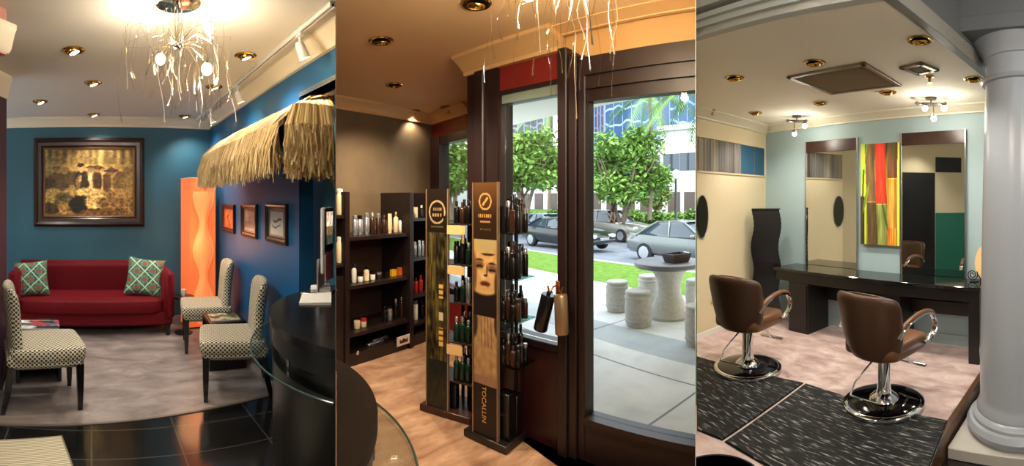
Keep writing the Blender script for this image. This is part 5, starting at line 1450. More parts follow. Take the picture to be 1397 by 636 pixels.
def palm(x, rho, yc, ybase, seed, label, droop=1.0, nf=16, lf=2.6):
    r = random.Random(seed); zb = zz(rho, ybase); hz = zz(rho, yc) - zb
    t = thing('palm_tree', label, 'palm tree', pr(x, rho, zb), 0, 'palms across the road')
    g = G(); pts = [(.15*sin(3*f), .1*f, hz*f) for f in [k/10 for k in range(11)]]; g.tube(pts, [lerp(.13, .09, k/10) for k in range(11)], 10); g.obj('trunk', M_bark, t)
    top_ = Vector(pts[-1])
    for k in range(nf):
        a = k*2*pi/nf + r.uniform(-.2, .2); el = r.uniform(-.2, .9)
        sp = []
        for i in range(9):
            f = i/8; sp.append(top_ + Vector((cos(a)*lf*f, sin(a)*lf*f, el*lf*f - droop*lf*.75*f*f)))
        g = G()
        for i in range(8):
            d = (sp[i+1] - sp[i]); sd = d.cross(Vector((0, 0, 1))).normalized()
            for q in range(3):
                b_ = sp[i] + d*(q/3)
                for sg in (-1, 1):
                    tip = b_ + sd*sg*.55*(1 - .6*abs(i/8 - .4)) + d*.9 - Vector((0, 0, .22))
                    g.add([b_ - d*.06, b_ + d*.10, tip], [(0, 1, 2)])
        g.tube(sp, .02, 5)
        g.obj('frond', M_leaf[1 if k % 2 else 0], t, normals=False, smooth=0)
palm(886, 24, 128, 300, 3, 'tall palm with drooping fronds in the middle of the glass door', 1.0, 16, 2.4)
palm(957, 20, 112, 304, 9, 'palm with long fronds at the right of the glass door', 1.1, 16, 2.6)
palm(748, 33, 146, 296, 5, 'distant palm behind the trees left of the door post', 1.0, 14, 2.6)
lp = fl(922, 303, -.35)
t = thing('lamp_post', 'thin dark lamp post on the far side of the road', 'lamp post', pr(922, 23, zz(23, 306)))
hl = zz(23, 245) - zz(23, 306)
g = G(); g.lathe([(.14, 0), (.14, .2), (.07, .3), (.055, hl), (0, hl)], n=14); g.obj('pole', M_black, t)
g = G(); g.lathe([(.06, hl), (.16, hl + .05), (.20, hl + .35), (.10, hl + .5), (0, hl + .52)], n=14); g.obj('lantern', mat('lantern_glass', (210, 206, 190), .3), t)

# ---- far buildings
M_bwhite = mat('facade_white', (196, 198, 200), .7)
M_bwin = mat('facade_window', (74, 84, 96), .2)
WBd = Wall(pr(560, 92), pr(975, 42))
bd = thing('office_building', 'long white low building with dark square windows behind the trees', 'building', WBd.pt(0, 0, 0), WBd.rz)
zr_ = 8.3
lo_, hi_ = 0, WBd.L
s1b = WBd.sx(905)
g = G(); g.bx(lo_, s1b, 0, 10, -.5, 7.0); g.bx(s1b, hi_, -.6, 10, -.5, 8.6); g.obj('wall', M_bwhite, bd, smooth=0)
g = G(); g.bx(lo_ - .2, s1b, -.3, 0, 6.7, 7.2); g.bx(s1b - .2, hi_ + .2, -.9, -.6, 8.3, 8.8); g.obj('parapet', M_bwhite, bd, smooth=0)
ss = [WBd.sx(x) for x in (612, 628, 690, 704, 718, 733, 748, 762, 806, 822, 838, 854, 870, 886)] 
for s_ in ss:
    for z0_, z1_ in ((3.9, 5.6),):
        g = G(); g.bx(s_ - .8, s_ + .8, -.06, 0, z0_, z1_); f_ = g.obj('window', M_bwin, bd, smooth=0)
for x in (873, 886, 899, 916, 924, 938, 947):
    s_ = WBd.sx(x); o_ = -.66 if x > 905 else -.06
    g = G(); g.bx(s_ - .55, s_ + .55, o_, o_ + .06, 4.3, 6.0); g.obj('window', M_bwin, bd, smooth=0)
for x0_, x1_ in ((694, 704), (712, 722), (730, 741), (748, 760), (806, 820), (828, 842), (850, 866), (874, 888), (916, 932), (938, 952)):
    s0_, s1_ = WBd.sx(x0_), WBd.sx(x1_); o_ = -.70 if x0_ > 905 else -.1
    g = G(); g.bx(s0_, s1_, o_, o_ + .1, -.4, 2.2); g.obj('window', mat('shop_bay_dark', (78, 62, 56), .3), bd, smooth=0)
def glasstower(name, label, x0_, x1_, r0_, r1_, zt_, cg, cb, band_step):
    Wt = Wall(pr(x0_, r0_), pr(x1_, r1_))
    t = thing('glass_tower', label, 'building', Wt.pt(0, 0, 0), Wt.rz)
    m, N, L, b = base(name)
    b.inputs['Base Color'].default_value = rgb(*cg); b.inputs['Roughness'].default_value = .12; b.inputs['Metallic'].default_value = .2
    g = G(); g.bx(0, Wt.L, 0, 5, 0, zt_); g.obj('glazing', m, t, smooth=0)
    g = G(); z = band_step
    while z < zt_:
        vs = []; n = 60
        for i in range(n+1):
            f = i/n; zz_ = z + .45*sin(f*13 + z*.7) + .25*sin(f*29 + z)
            vs += [(Wt.L*f, -.06, zz_), (Wt.L*f, -.06, zz_ + .55)]
        k = len(vs); vs += [(a, -.0, c) for a, b_, c in vs]
        fs = []
        for i in range(n):
            fs += [(2*i, 2*i+2, 2*i+3, 2*i+1), (k+2*i, k+2*i+1, k+2*i+3, k+2*i+2), (2*i, k+2*i, k+2*i+2, 2*i+2), (2*i+1, 2*i+3, k+2*i+3, k+2*i+1)]
        g.add(vs, fs); z += band_step
    g.obj('reflection_bands', mat(name + '_band', cb, .4), t, smooth=0)  # wavy reflections on the glass, built as pale raised bands
    g = G()
    for i in range(7): g.bx(Wt.L*i/6 - .12, Wt.L*i/6 + .12, -.12, 0, 0, zt_)
    g.obj('mullion_fins', mat(name + '_fin', (120, 150, 190), .3), t, smooth=0)
    return t
glasstower('tower_blue', 'blue glass office tower with pale wavy reflections behind the trees', 826, 902, 120, 108, 42, (70, 98, 140), (150, 176, 208), 4.2)
glasstower('tower_navy', 'darker blue glass tower at the right of the glass door', 914, 990, 104, 96, 40, (62, 90, 128), (140, 168, 202), 3.8)
glasstower('tower_mauve', 'narrow dark mauve tower left of the blue glass tower', 798, 824, 128, 126, 42, (74, 70, 92), (110, 104, 124), 3.6)
glasstower('tower_grey', 'dark grey tower seen above the tree through the narrow window', 690, 742, 118, 112, 33, (72, 70, 84), (120, 116, 128), 4.0)

# ---- distant passer-by
pp = pr(836, 23.6, zz(23.6, 306))
per = thing('person', 'distant person in dark clothes and white cap walking along the far bank', 'person', pp, .6)
def skin(name, verts, edges, radii, m, parent, root=0):
    me = bpy.data.meshes.new(name); me.from_pydata(verts, edges, []); o = bpy.data.objects.new(name, me); COL.objects.link(o)
    o.parent = parent; me.materials.append(m)
    md = o.modifiers.new('skin', 'SKIN')
    for i, v in enumerate(me.skin_vertices[0].data):
        v.radius = (radii[i], radii[i]); v.use_root = (i == root)
    md2 = o.modifiers.new('sub', 'SUBSURF'); md2.levels = 1; md2.render_levels = 2
    return o
hs = (zz(23.6, 273) - pp.z)/1.72
V_ = [(0, 0, .95), (0, .01, 1.2), (0, 0, 1.42), (0, 0, 1.52), (0, -.02, 1.64), (.17, 0, 1.40), (.22, .04, 1.13), (.2, -.1, .92), (-.17, 0, 1.40), (-.22, -.03, 1.13), (-.2, .08, .92), (.09, 0, .9), (.1, -.12, .5), (.1, -.02, .06), (.1, -.16, .03), (-.09, 0, .9), (-.1, .06, .5), (-.1, .24, .10), (-.1, .14, .03)]
E_ = [(0, 1), (1, 2), (2, 3), (3, 4), (2, 5), (5, 6), (6, 7), (2, 8), (8, 9), (9, 10), (0, 11), (11, 12), (12, 13), (13, 14), (0, 15), (15, 16), (16, 17), (17, 18)]
R_ = [.13, .13, .12, .055, .10, .06, .045, .035, .06, .045, .035, .085, .06, .045, .04, .085, .06, .045, .04]
V_ = [(a*hs, b*hs, c*hs) for a, b, c in V_]; R_ = [r*hs for r in R_]
skin('body', V_, E_, R_, mat('skin_tone', (150, 110, 88), .6), per)
g = G(); g.lathe([(.15*hs, .86*hs), (.165*hs, 1.0*hs), (.15*hs, 1.2*hs), (.17*hs, 1.38*hs), (.09*hs, 1.47*hs), (.06*hs, 1.48*hs)], n=16); g.obj('shirt', mat('shirt_dark', (34, 38, 48), .8), per)
g = G(); g.lathe([(.112*hs, 1.64*hs), (.112*hs, 1.70*hs), (.08*hs, 1.745*hs), (0, 1.76*hs)], (0, -.02*hs, 0), n=14); g.obj('cap', P_white, per)
# ================================================================ SALON
for x, y, lab in ((1002, 106, 'brass recessed ceiling light left of the large dark vent'), (1111, 85, 'brass recessed ceiling light at the near edge of the large vent'), (1030, 153.5, 'brass recessed ceiling light above the curtain strip'), (1119, 140, 'brass recessed ceiling light left of the large vent tip, beside the left spot cluster'), (1211, 125.5, 'brass recessed ceiling light between the two ceiling vents'), (1255, 54, 'large brass recessed ceiling light nearest the column, before the small vent'), (1328, 107.5, 'brass recessed ceiling light half hidden beside the column')):
    downlight(lab, x, y, ZR, 'salon downlights', 24, (1, .92, .80), 25, radians(-60))
def ceilvent(label, pts, m_in, n=1):
    q = [ce(x, y, ZR) for x, y in pts]
    c = sum(q, Vector())/4
    u_ = (q[1] - q[0]).normalized(); rz = atan2(u_.y, u_.x)
    lx = ((q[1] - q[0]).length + (q[2] - q[3]).length)/2; ly = ((q[3] - q[0]).length + (q[2] - q[1]).length)/2
    t = thing('ceiling_vent', label, 'vent', (c.x, c.y, ZR), rz)
    g = G()
    for a, b_, sx_, sy_ in ((0, ly/2 - .02, lx, .04), (0, -ly/2 + .02, lx, .04), (lx/2 - .02, 0, .04, ly), (-lx/2 + .02, 0, .04, ly)): g.box((a, b_, -.010), (sx_, sy_, .02), .003)
    g.obj('frame', mat('vent_frame', (120, 108, 92), .4, .3), t, smooth=0)
    g = G(); k = int(ly/.022)
    for i in range(k): g.box((0, -ly/2 + .04 + (ly-.08)*(i+.5)/k, -.008), (lx - .07, .014, .003), 0, Matrix.Rotation(radians(35), 4, 'X'))
    g.obj('louvres', m_in, t, smooth=0)
    g = G(); g.box((0, 0, -.001), (lx - .05, ly - .05, .002)); g.obj('backing', mat('vent_dark', (130, 118, 100), .7), t, smooth=0)
    return t
ceilvent('large dark square vent in the salon ceiling', ((1068, 105), (1180, 84), (1229, 114), (1141, 127)), mat('vent_bronze', (186, 170, 146), .45, .3))
ceilvent('small grey vent in the salon ceiling near the column', ((1229, 90), (1259, 83), (1279, 94), (1250, 101)), mat('vent_grey', (184, 176, 160), .5, .2))
for x, y, lab in ((972, 150, 'small brass sprinkler on the ceiling above the curtain strip'), (1268, 104, 'small brass sprinkler on the ceiling beside the small vent')):
    p = ce(x, y, ZR); t = thing('ceiling_sprinkler', lab, 'sprinkler', p, 0, 'salon sprinklers')
    g = G(); g.lathe([(0, 0), (.04, 0), (.035, -.01), (.012, -.015), (.012, -.05), (0, -.05)], n=16); g.obj('body', M_brass, t)
    g = G(); g.lathe([(0, -.055), (.022, -.055), (.022, -.06), (0, -.06)], n=12); g.cyl((0, 0, -.04), (0, 0, -.058), .004); g.obj('deflector', M_brass, t)
# spot clusters
M_bulbS = mat('spot_bulb', (255, 246, 226), .3, emit=(255, 238, 205), estr=22)
M_nick = mat('spot_nickel', (112, 104, 96), .3, .8)
def cluster(label, x, y, bulbs, R, rz):
    p = ce(x, y, ZR); rho = Vector((p.x, p.y)).length
    t = thing('ceiling_spot_cluster', label, 'ceiling light', p, rz, 'spot clusters')
    g = G(); g.lathe([(0, 0), (.06, 0), (.055, -.02), (.0, -.024)], n=20); g.cyl((0, 0, -.02), (0, 0, -.06), .008); g.obj('ceiling_plate', M_nick, t)
    g = G(); n = 20; g.tube([(R*cos(a)*(1), R*.5*sin(a), -.06) for a in [radians(-20) + 1.25*pi*i/n for i in range(n+1)]], .014, 8); g.tube([(-R, 0, -.06), (R*.95, 0, -.06)], .010, 6); g.obj('bar', M_nick, t)
    inv = Matrix.Rotation(-rz, 3, 'Z')
    for bx_, by_ in bulbs:
        q = pr(bx_, rho - .05, zz(rho - .05, by_)); e = inv @ (q - p)
        s0_ = Vector((max(-R, min(R, e.x)), 0, -.06))
        g = G(); g.tube([s0_, s0_*.5 + e*.5 + Vector((0, 0, .01)), e + Vector((0, 0, .05))], .006, 6); g.obj('arm', M_nick, t)
        g = G(); d = (e - s0_).normalized(); g.cyl(e - d*.055, e - d*.012, .022, .030, 16); g.obj('spot_head', M_nick, t)
        g = G(); g.ell(e, (.027, .027, .027), 8); g.obj('bulb', M_bulbS, t)
        lamp('POINT', 'spot_light', e + Vector((0, 0, -.05)), 2.0, (1, .93, .8), t, shadow_soft_size=.04)
    return t
cluster('two bulb spot cluster on the ceiling near the cream wall corner', 1087, 158, ((1098, 172), (1084, 183)), .12, radians(-35))
cluster('three bulb spot cluster on the ceiling above the right mirror', 1270, 133, ((1262, 148), (1288, 148), (1274, 162)), .15, radians(-50))

# ---- curtain strip in the cream wall
a0_, zt_a = WRL.px(952, 191, .01); a1_, zb_a = WRL.px(1043, 237, .01)
zt_b = WRL.px(1043, 199, .01)[1]; ztp = (zt_a + zt_b)/2
zbp = (WRL.px(952, 236, .01)[1] + zb_a)/2
g = G(WRL.M)
g.bx(a0_, a1_, -.012, .002, ztp, ztp + .02); g.bx(a0_, a1_, -.012, .002, zbp - .02, zbp); 
w4 = struct(g.obj('window_3', M_cream, smooth=0))
am = WRL.sx(1010, .01)
g = G(WRL.M); g.bx(am, a1_, -.004, .0, zbp, ztp); g.obj('blue_pane', mat('clerestory_blue', (40, 90, 122), .15, spec=.7), w4, smooth=0)
g = G(WRL.M); g.bx(am - .012, am + .012, -.014, .0, zbp, ztp); g.bx((am+a1_)/2 + .03, (am+a1_)/2 + .045, -.010, .0, zbp, ztp); g.obj('mullion', mat('mullion_grey', (96, 100, 104), .4), w4, smooth=0)
cu = thing('curtain', 'sheer grey brown curtain hung in the strip window of the cream wall', 'curtain', WRL.pt(a0_, 0, 0), WRL.rz)
vs, fs = [], []; n = 120
for i in range(n+1):
    f = i/n; x = (am - a0_)*f
    for z in (zbp, ztp): vs.append((x, -.012 - .008*sin(f*95) - .004*sin(f*41), z))
for i in range(n): fs.append((2*i, 2*i+2, 2*i+3, 2*i+1))
m, N, L, b = base('curtain_stripe')
tc = N.new('ShaderNodeTexCoord'); sp = N.new('ShaderNodeSeparateXYZ'); L.new(tc.outputs['Object'], sp.inputs[0])
no = N.new('ShaderNodeTexNoise'); no.noise_dimensions = '1D'; no.inputs['Scale'].default_value = 5; no.inputs['Detail'].default_value = 4; L.new(sp.outputs[0], no.inputs['W'])
rp = N.new('ShaderNodeValToRGB'); e = rp.color_ramp.elements; e[0].position = .34; e[0].color = rgb(70, 54, 44); e[1].position = .66; e[1].color = rgb(170, 156, 132); q = e.new(.5); q.color = rgb(116, 114, 112)
L.new(no.outputs['Fac'], rp.inputs[0]); L.new(rp.outputs[0], b.inputs['Base Color']); b.inputs['Roughness'].default_value = .6
g = G(); g.add(vs, fs); g.obj('fabric', m, cu, normals=False, smooth=60)
g = G(); g.cyl((0, -.012, ztp - .004), (am - a0_, -.012, ztp - .004), .006, n=10); g.obj('rod', M_brass, cu)

# ---- mirrors
M_mir = mat('mirror_silver', (214, 218, 214), .015, 1.0)
M_mtop = mat('mirror_header_wenge', (58, 36, 30), .3, var=.2, scale=10)
def ovalmirror(label, W, s_, z, rx, rz_, m_back=None, square=None):
    t = thing('oval_mirror', label, 'mirror', W.pt(s_, z, .0), W.rz, 'oval mirrors on the cream wall')
    M = Matrix.Rotation(radians(90), 4, 'X')
    def oval(g, a, b_, y0, y1, n=48):
        rs = [[(a*cos(2*pi*k/n), y, b_*sin(2*pi*k/n)) for k in range(n)] for y in (y0, y1)]; g.rings(rs)
    if square:
        g = G(); g.box((0, -.004, 0), (square[0], .008, square[1])); g.obj('teal_board', mat('teal_board', (92, 138, 126), .3), t, smooth=0)
    g = G(); oval(g, rx, rz_, -.010, -.002); g.obj('mirror_glass', mat('mirror_darkened', (88, 94, 90), .02, 1.0), t, smooth=30)  # dark reflection of the room put into the glass colour
    g = G(); n = 48; g.tube([(rx*cos(2*pi*k/n), -.010, rz_*sin(2*pi*k/n)) for k in range(n+1)], .006, 6); g.obj('rim', M_steel, t)
    return t
sO, zO = WRL.px(957, 296, .01)
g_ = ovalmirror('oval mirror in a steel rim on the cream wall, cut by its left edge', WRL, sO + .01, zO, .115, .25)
def tallmirror(label, xa, xb, y0, yh_):
    s0_, s1_ = WRB.sx(xa, .03), WRB.sx(xb, .03)
    z1_ = (WRB.px(xa, y0[0], .03)[1] + WRB.px(xb, y0[1], .03)[1])/2
    zh = (WRB.px(xa, yh_[0], .03)[1] + WRB.px(xb, yh_[1], .03)[1])/2
    t = thing('wall_mirror', label, 'mirror', WRB.pt((s0_+s1_)/2, 0, .0), WRB.rz, 'tall styling mirrors')
    w_ = s1_ - s0_
    g = G(); g.bx(-w_/2, w_/2, -.03, -.004, .48, zh); g.obj('mirror_glass', M_mir, t, smooth=0)
    g = G(); g.bx(-w_/2 - .002, w_/2 + .002, -.036, -.002, zh, z1_, .003); g.obj('header_board', M_mtop, t, smooth=0)
    for sd in (-1, 1):
        g = G(); g.bx(sd*w_/2 - .008, sd*w_/2 + .008, -.038, -.001, .48, z1_ + .004, .002); g.obj('side_strip', M_steel, t, smooth=0)
    return t
tallmirror('tall wall mirror with dark header left of the bamboo picture', 1099, 1169, (193, 189), (208, 206))
tallmirror('tall wall mirror with dark header right of the bamboo picture', 1229, 1317, (182, 177), (199, 195))
# ---- bamboo canvas
s0_, s1_ = WRB.sx(1174, .06), WRB.sx(1227, .06)
z1_, z0_ = (WRB.px(1174, 199, .06)[1] + WRB.px(1227, 192, .06)[1])/2, (WRB.px(1174, 331, .06)[1] + WRB.px(1227, 338, .06)[1])/2
def bamboo(u, v):
    n = nz(u*14, v*5, 3); n2 = nz(u*50, v*3, 8)
    c = (176, 196, 56)
    for lx, ly, sl in ((.05, .30, 1.6), (.88, .80, -1.2), (.12, .86, 1.1), (.72, .12, -1.4)):     # leaf blades
        t_ = (v - ly)*3
        if 0 < t_ < 1 and abs(u - lx - sl*.12*t_) < .035*sin(pi*t_): return (120 + 40*n, 150 + 50*n, 40) if u < .5 else (70, 96, 34)
    stalks = ((.16, .40, .10, (122, 92, 60), .42, (92, 72, 48)), (.40, .68, .05, (232, 62, 40), .40, (132, 140, 70)), (.70, .94, -.03, (122, 74, 46), .65, (206, 146, 56)))
    for x0, x1, lean, ca_, node, cb_ in stalks:
        xa, xb = x0 + lean*(.5 - v), x1 + lean*(.5 - v)
        if xa < u < xb:
            f = (u - xa)/(xb - xa); c = ca_ if v > node else cb_
            k = 1.12 - .55*abs(f - .42) + .25*n + .25*n2
            if abs(v - node) < .006: k *= 1.5
            c = [q*k for q in c]
            if x0 == .70 and v < .17: c = (216 + 40*n, 132 + 90*n2, 52)
            return c
    if abs(u - .36 - .34*(.62 - v)) < .03 and v < .7: return (196, 52, 42)
    if u < .16:
        c = (190 + 40*n, 206, 66) if v > .48 or u > .1 else (60, 48, 34)
        if abs(u - .06 - .1*(v - .5)) < .02 and v < .75: c = (80, 64, 40)
        return c
    if u > .94: return (206, 222 + 20*n, 84)
    k = .75 + .5*n; return [q*k for q in (150, 150, 50)]
t = thing('canvas_picture', 'tall bright red and green bamboo canvas between the two mirrors', 'picture', WRB.pt((s0_+s1_)/2, (z0_+z1_)/2, 0), WRB.rz)
g = G(); g.bx(-(s1_-s0_)/2, (s1_-s0_)/2, -.058, -.02, -(z1_-z0_)/2, (z1_-z0_)/2, .004); g.obj('stretcher', mat('canvas_edge', (120, 118, 60), .6), t, smooth=0)
art('canvas', Matrix.Translation((0, -.059, 0)), s1_ - s0_, z1_ - z0_, 100, 160, bamboo, M_art, t)
g = G(); g.bx(-.1, .1, -.02, -.002, .2, .24); g.obj('wall_bracket', M_steel, t, smooth=0)

# ---- styling counter
CO = .50
cs0, cs1 = WRB.sx(1055, CO), WRB.sx(1337, CO)
M_ctop = mat('counter_gloss', (16, 18, 18), .06, spec=.7)
ct = thing('styling_counter', 'long black glossy styling counter under the two mirrors', 'counter', WRB.pt(cs0, 0, 0), WRB.rz)
Lc = cs1 - cs0
g = G(); g.bx(0, Lc, -CO, -.045, .715, .75, .004); g.obj('counter_top', M_ctop, ct, smooth=0)
g = G(); g.bx(.03, Lc - .02, -CO + .02, -CO + .05, .60, .715); g.bx(.03, Lc - .02, -.08, -.05, .60, .715); g.obj('apron', M_blackwood, ct, smooth=0)
lx0, lx1 = WRB.sx(1076, CO - .02) - cs0, WRB.sx(1108, CO - .1) - cs0
g = G(); g.bx(lx0, lx1, -CO + .02, -.06, 0, .60, .003); g.obj('cabinet', M_blackwood, ct, smooth=0)
g = G(); g.bx(lx0 + .02, lx1 - .02, -CO + .005, -CO + .02, .04, .58, .003); g.obj('cabinet_door', M_blackwood, ct, smooth=0)
lw = .11
for y0_ in (-CO + .01, -.17):
    g = G(); g.bx(Lc - lw - .01, Lc - .01, y0_, y0_ + .11, 0, .715, .003); g.obj('leg', M_blackwood, ct, smooth=0)
mx_ = WRB.sx(1212, CO) - cs0
g = G(); g.bx(mx_ - .10, mx_ + .10, -CO + .06, -.06, .1, .60, .003); g.obj('drawer_unit', M_blackwood, ct, smooth=0)
g = G(); g.bx(lx1, Lc - lw, -.13, -.09, .36, .50, .003); g.obj('lower_rail', M_blackwood, ct, smooth=0)
g = G(); g.bx(mx_ - .06, mx_ + .06, -CO + .045, -CO + .06, .45, .47); g.obj('drawer_handle', M_steel, ct, smooth=0)
# wrought iron scroll on the counter end
t = thing('iron_scroll', 'small wrought iron scroll standing on the right end of the counter', 'ornament', WRB.pt(WRB.sx(1329, .2), .75, .2), WRB.rz)
def spiral(c, r0, r1, a0, a1, n=40): return [(c[0] + lerp(r0, r1, k/n)*cos(lerp(a0, a1, k/n)), 0, c[1] + lerp(r0, r1, k/n)*sin(lerp(a0, a1, k/n))) for k in range(n+1)]
M_iron = mat('wrought_iron', (46, 44, 44), .4, .6)
g = G(); g.tube(spiral((-.02, .07), .012, .06, 0, 4.2*pi), .006, 8); g.obj('scroll', M_iron, t)
g = G(); g.tube([(.04, 0, .075), (.065, 0, .04), (.07, 0, .0)], .006, 8); g.lathe([(0, 0), (.05, 0), (.05, .008), (0, .01)], n=20); g.obj('foot', M_iron, t)
t = thing('amber_plate', 'tilted amber glass plate standing by the wall at the right end of the counter', 'ornament', WRB.pt(WRB.sx(1345, .1), .75, .12), WRB.rz)
g = G(); g.lathe([(0, 0), (.10, .004), (.115, .012), (.11, .02), (0, .012)], (0, 0, .19), 32, Matrix.Rotation(radians(80), 4, 'X') @ Matrix.Scale(1.6, 4, (0, 1, 0))); g.obj('plate', mat('amber_glass', (232, 196, 140), .25), t)
g = G(); g.box((0, .02, .012), (.10, .08, .024), .004); g.obj('plate_stand', M_iron, t)

# ---- black wavy tower
p = WRB.pt(WRB.sx(1046, .28), 0, .28)
p = pr(1045, 5.74)
ztw = zz(5.62, 286)
wavelamp('wavy_tower', 'tall black ribbed wavy tower left of the styling counter', (p.x, p.y, 0), radians(-32), .36, .13, ztw, M_black, M_black, M_blackwood, ribs=1, amp=.055, waves=2.5, panel=False)

# ---- floor mats
m, N, L, b = base('mat_streaked')
tc = N.new('ShaderNodeTexCoord'); mp = N.new('ShaderNodeMapping'); mp.inputs['Scale'].default_value = (7, 60, 1); L.new(tc.outputs['Object'], mp.inputs['Vector'])
no = N.new('ShaderNodeTexNoise'); no.inputs['Scale'].default_value = 1.0; no.inputs['Detail'].default_value = 3; no.inputs['Roughness'].default_value = .6; L.new(mp.outputs[0], no.inputs['Vector'])
rp = N.new('ShaderNodeValToRGB'); e = rp.color_ramp.elements; e[0].position = .52; e[0].color = rgb(26, 26, 27); e[1].position = .70; e[1].color = rgb(186, 186, 182); q = e.new(.58); q.color = rgb(62, 62, 62)
L.new(no.outputs['Fac'], rp.inputs[0]); L.new(rp.outputs[0], b.inputs['Base Color']); b.inputs['Roughness'].default_value = .6; b.inputs['Specular IOR Level'].default_value = .25
def floormat(label, corners, rz):
    c = sum((Vector(q_) for q_ in corners), Vector())/len(corners); c.z = 0
    t = thing('floor_mat', label, 'mat', c, rz, 'black streaked salon mats')
    inv = Matrix.Rotation(-rz, 3, 'Z')
    pts = [inv @ (Vector((q_[0], q_[1], 0)) - c) for q_ in corners]
    g = G(); g.prism([(a.x*.985, a.y*.985) for a in pts], 0, .014); g.obj('mat_top', m, t, smooth=0)
    g = G(); g.prism([(a.x, a.y) for a in pts], 0, .007); g.obj('bevelled_edge', M_black, t, smooth=0)
    return t
S0, S1 = fl(987, 603), fl(1097.5, 524)
n0 = fl(1291, 578); n1 = n0 + (S0 - S1)*1.05
rzm = atan2((n0 - S1).y, (n0 - S1).x)
gap = (n0 - S1).normalized()*.012
floormat('right black streaked floor mat under the nearer styling chair', [S0 + gap, S1 + gap, n0 - ke*.03, n0 + (S0 - S1)*.98 - ke*.03], rzm)
Lm = pr(E2, 4.47); Ln = pr(E2, 3.05)
floormat('left black streaked floor mat under the farther styling chair', [S0 - gap, S1 - gap, Vector((*side([Lm, Lm + Vector((.001, 0, 0)), Lm + Vector((0, -.001, 0))], 'R')[0], 0)) + Vector((.01, 0, 0)), Ln + Vector((.012, 0, 0))], rzm)
p = fl(978, 661)
t = thing('round_mat', 'black rounded mat corner at the lower left of the salon floor', 'mat', (p.x, p.y, 0))
g = G(); g.lathe([(0, 0), (.27, 0), (.275, .006), (.265, .014), (0, .014)], n=48); g.obj('pad', M_black, t)
g = G(); g.lathe([(.255, .0145), (.262, .019), (.268, .0145)], n=48); g.obj('rim', M_rubber, t)

# ---- salon chairs
M_leather = mat('brown_leather', (104, 66, 38), .32, spec=.55, var=.10, scale=7)
M_leatherd = mat('brown_leather_back', (70, 46, 31), .34, spec=.5, var=.08, scale=5)
def salonchair(label, loc, rz):
    t = thing('styling_chair', label, 'chair', loc, rz, 'brown leather styling chairs')
    g = G(); g.lathe([(0, 0), (.305, 0), (.318, .008), (.318, .024), (.305, .032), (.285, .034), (.0, .034)], n=56); g.obj('base_rim', M_chrome, t)
    g = G(); g.lathe([(.285, .034), (.27, .040), (.14, .048), (0, .05)], n=56); g.obj('base_plate', mat('base_black', (12, 12, 13), .08, .3), t)
    g = G(); g.lathe([(.12, .045), (.105, .07), (.062, .10), (.052, .14), (.052, .40), (.04, .405), (.04, .42), (0, .42)], n=32); g.obj('pedestal', M_chrome, t)
    g = G(); g.box((0, 0, .415), (.34, .30, .03), .006); g.obj('seat_bracket', M_black, t)
    g = G(); g.sq((0, -.03, .475), (.50, .52, .13), .32, 14); g.obj('seat', M_leather, t)
    g = G(); g.shell(lambda v: .28 + .02*v - .03*max(0, -v)**2, .40, .905, lambda u, v: .215 + .05*(v+1) - .10*u*u, .045, 22, 22, 6, 10); g.obj('backrest', M_leatherd, t, smooth=60)
    g = G(); pts = []
    for k in range(33):
        a = pi*k/32; vv = .98
        x = .262*cos(a); z = .70 + .205*max(0, sin(a))**.35
        pts.append((x, .215 + .05*((z-.6525)/.2525 + 1) - .10*(x/.27)**2 - .044, z))
    g.tube(pts, .006, 6); g.obj('piping', M_leather, t)
    for sd in (-1, 1):
        x = sd*.272
        loop = [(x*.98, .20, .60), (x, .14, .655), (x*1.03, .02, .70), (x*1.05, -.12, .715), (x*1.05, -.24, .69), (x*1.04, -.305, .62), (x*1.02, -.30, .54), (x*.98, -.24, .49), (x*.92, -.18, .475)]
        P_ = [Vector(q_) for q_ in loop]; sm = []
        for k in range(len(P_)-1):
            p0_, p1_, p2_, p3_ = P_[max(k-1, 0)], P_[k], P_[k+1], P_[min(k+2, len(P_)-1)]
            for j in range(5):
                f = j/5; sm.append(.5*((2*p1_) + (p2_-p0_)*f + (2*p0_-5*p1_+4*p2_-p3_)*f*f + (3*p1_-p0_-3*p2_+p3_)*f**3))
        sm.append(P_[-1])
        g = G()
        rs = []
        for k, q_ in enumerate(sm):
            tt = (sm[min(k+1, len(sm)-1)] - sm[max(k-1, 0)]).normalized(); sdv = Vector((1, 0, 0)); nn_ = tt.cross(sdv).normalized()
            rs.append([q_ + sdv*.022*a + nn_*.011*b_ for a, b_ in ((-1, -.6), (-.6, -1), (.6, -1), (1, -.6), (1, .6), (.6, 1), (-.6, 1), (-1, .6))])
        g.rings(rs); ar = g.obj('armrest', M_chrome, t, smooth=40)
        top_ = [q_ + Vector((0, 0, .013)) for q_ in sm[4:24]]
        g = G(); g.tube(top_, [.012] + [.022]*(len(top_)-2) + [.012], 10); g.obj('arm_pad', M_leather, ar)
    g = G(); g.tube([(0, -.10, .40), (0, -.30, .30), (0, -.40, .20)], .014, 10); g.tube([(-.13, -.43, .185), (.13, -.43, .185)], .016, 10); g.tube([(0, -.39, .21), (0, -.43, .185)], .014, 10); g.obj('footrest', M_chrome, t)
    g = G(); g.tube([(-.06, .02, .36), (-.12, .16, .22), (-.13, .27, .14), (.10, .29, .14), (.13, .20, .20), (.06, .03, .36)], .008, 8); g.obj('pump_lever', M_chrome, t)
    return t
for x, y, fb, lab in ((1020, 503, 66, 'brown leather styling chair farther away, on the left mat by the cream wall'), (1206, 551, 84, 'brown leather styling chair nearer the viewer, on the edge of the right mat')):
    p = fl(x, y, .014)
    f = Vector((sin(radians(fb)), cos(radians(fb))))
    salonchair(lab, (p.x, p.y, .014), atan2(f.x, -f.y))

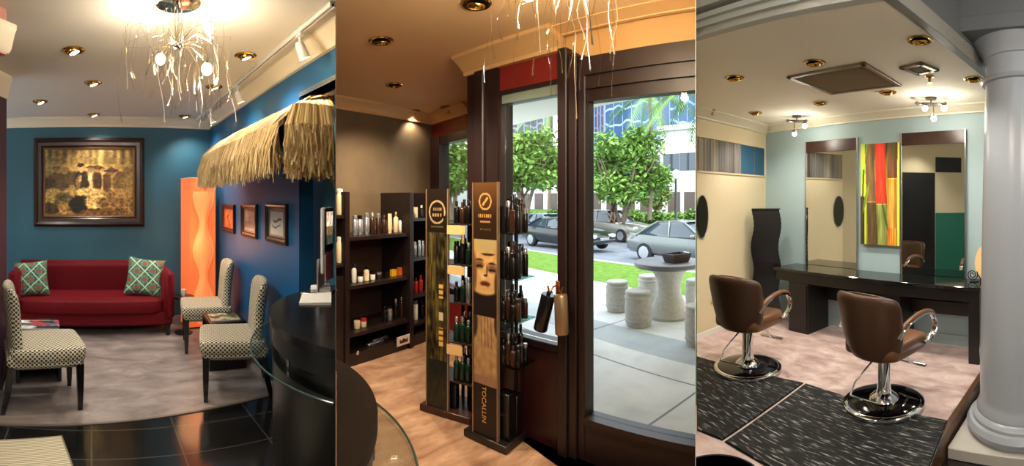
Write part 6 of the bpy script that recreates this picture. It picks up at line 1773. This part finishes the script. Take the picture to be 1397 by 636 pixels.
# ---- column
cc = Vector((3.064, 1.323))
co = G()
za, zc_t = -.09, 2.86
rC = .327
prof = [(0, za), (.40, za), (.425, za + .03), (.43, za + .06), (.41, za + .095), (.385, za + .10), (.385, za + .12), (.37, za + .14), (.355, za + .15), (.355, za + .17), (.335, za + .21)]
for k in range(9): prof.append((lerp(.33, .29, (k/8)**1.6), lerp(za + .25, zc_t - .42, k/8)))
prof += [(.29, zc_t - .40), (.315, zc_t - .395), (.325, zc_t - .38), (.315, zc_t - .365), (.29, zc_t - .36), (.29, zc_t - .22), (.305, zc_t - .215), (.31, zc_t - .20), (.33, zc_t - .17), (.37, zc_t - .12), (.385, zc_t - .10), (0, zc_t - .10)]
colo = thing('tuscan_column', 'white round classical column at the right edge on a square plinth', 'column', (cc.x, cc.y, 0), atan2(.235, .97))
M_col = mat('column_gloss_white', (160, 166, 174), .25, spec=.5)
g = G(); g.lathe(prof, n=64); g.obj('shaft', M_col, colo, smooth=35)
g = G(); g.box((0, 0, -.13), (.90, .90, .08), .006); g.obj('plinth', mat('plinth_stone', (186, 182, 174), .5), colo, smooth=0)
g = G(); g.box((0, 0, zc_t - .05), (.84, .84, .10), .004); g.obj('abacus', M_grey, colo, smooth=0)
g = G(); g.box((0, 0, zc_t + .16), (.80, .80, .34)); g.obj('impost_block', M_grey, colo, smooth=0)

# ---- boards on the partition that the right tall mirror reflects
r2 = ray(E2); WPE = Wall((r2.x*2.1, r2.y*2.1), (r2.x*4.9, r2.y*4.9))
for a_0, a_1, z_0, z_1, nm, lab, m_ in ((1.33, 1.9, 0.0, 2.05, 'wall_panel', 'tall black panel on the partition, seen only in the right mirror', M_blackwood), (.75, 1.32, .3, 1.36, 'screen_panel', 'teal screen panel low on the partition, seen only in the right mirror', mat('screen_teal', (40, 112, 96), .4)), (.85, 1.32, 2.06, 2.32, 'valance_panel', 'short black header panel on the partition, seen only in the right mirror', M_blackwood)):
    g = G(WPE.M); g.bx(a_0, a_1, -.0085, -.0035, z_0, z_1, .0)
    o = g.obj(nm, m_, smooth=0); tag(o, lab, 'panel')
# ================================================================ daylight, and unseen fill lights added around the viewer
w = bpy.data.worlds.new('sky'); sc.world = w; w.use_nodes = True
bg = w.node_tree.nodes['Background']; bg.inputs['Color'].default_value = (.86, .93, 1.0, 1); bg.inputs['Strength'].default_value = 2.2
sun = lamp('SUN', 'sun', (0, 0, 20), 1.6, (1, .96, .88), angle=radians(20)); sun.rotation_euler = (radians(38), 0, radians(-12))
for x, y, z, pw in ((1.6, -1.2, 3.15, 60), (-2.4, -.8, 2.65, 30), (.12, .1, 2.62, 26)):
    l = lamp('POINT', 'fill_light', (x, y, z - .25), pw, (1, .93, .84), shadow_soft_size=.15)
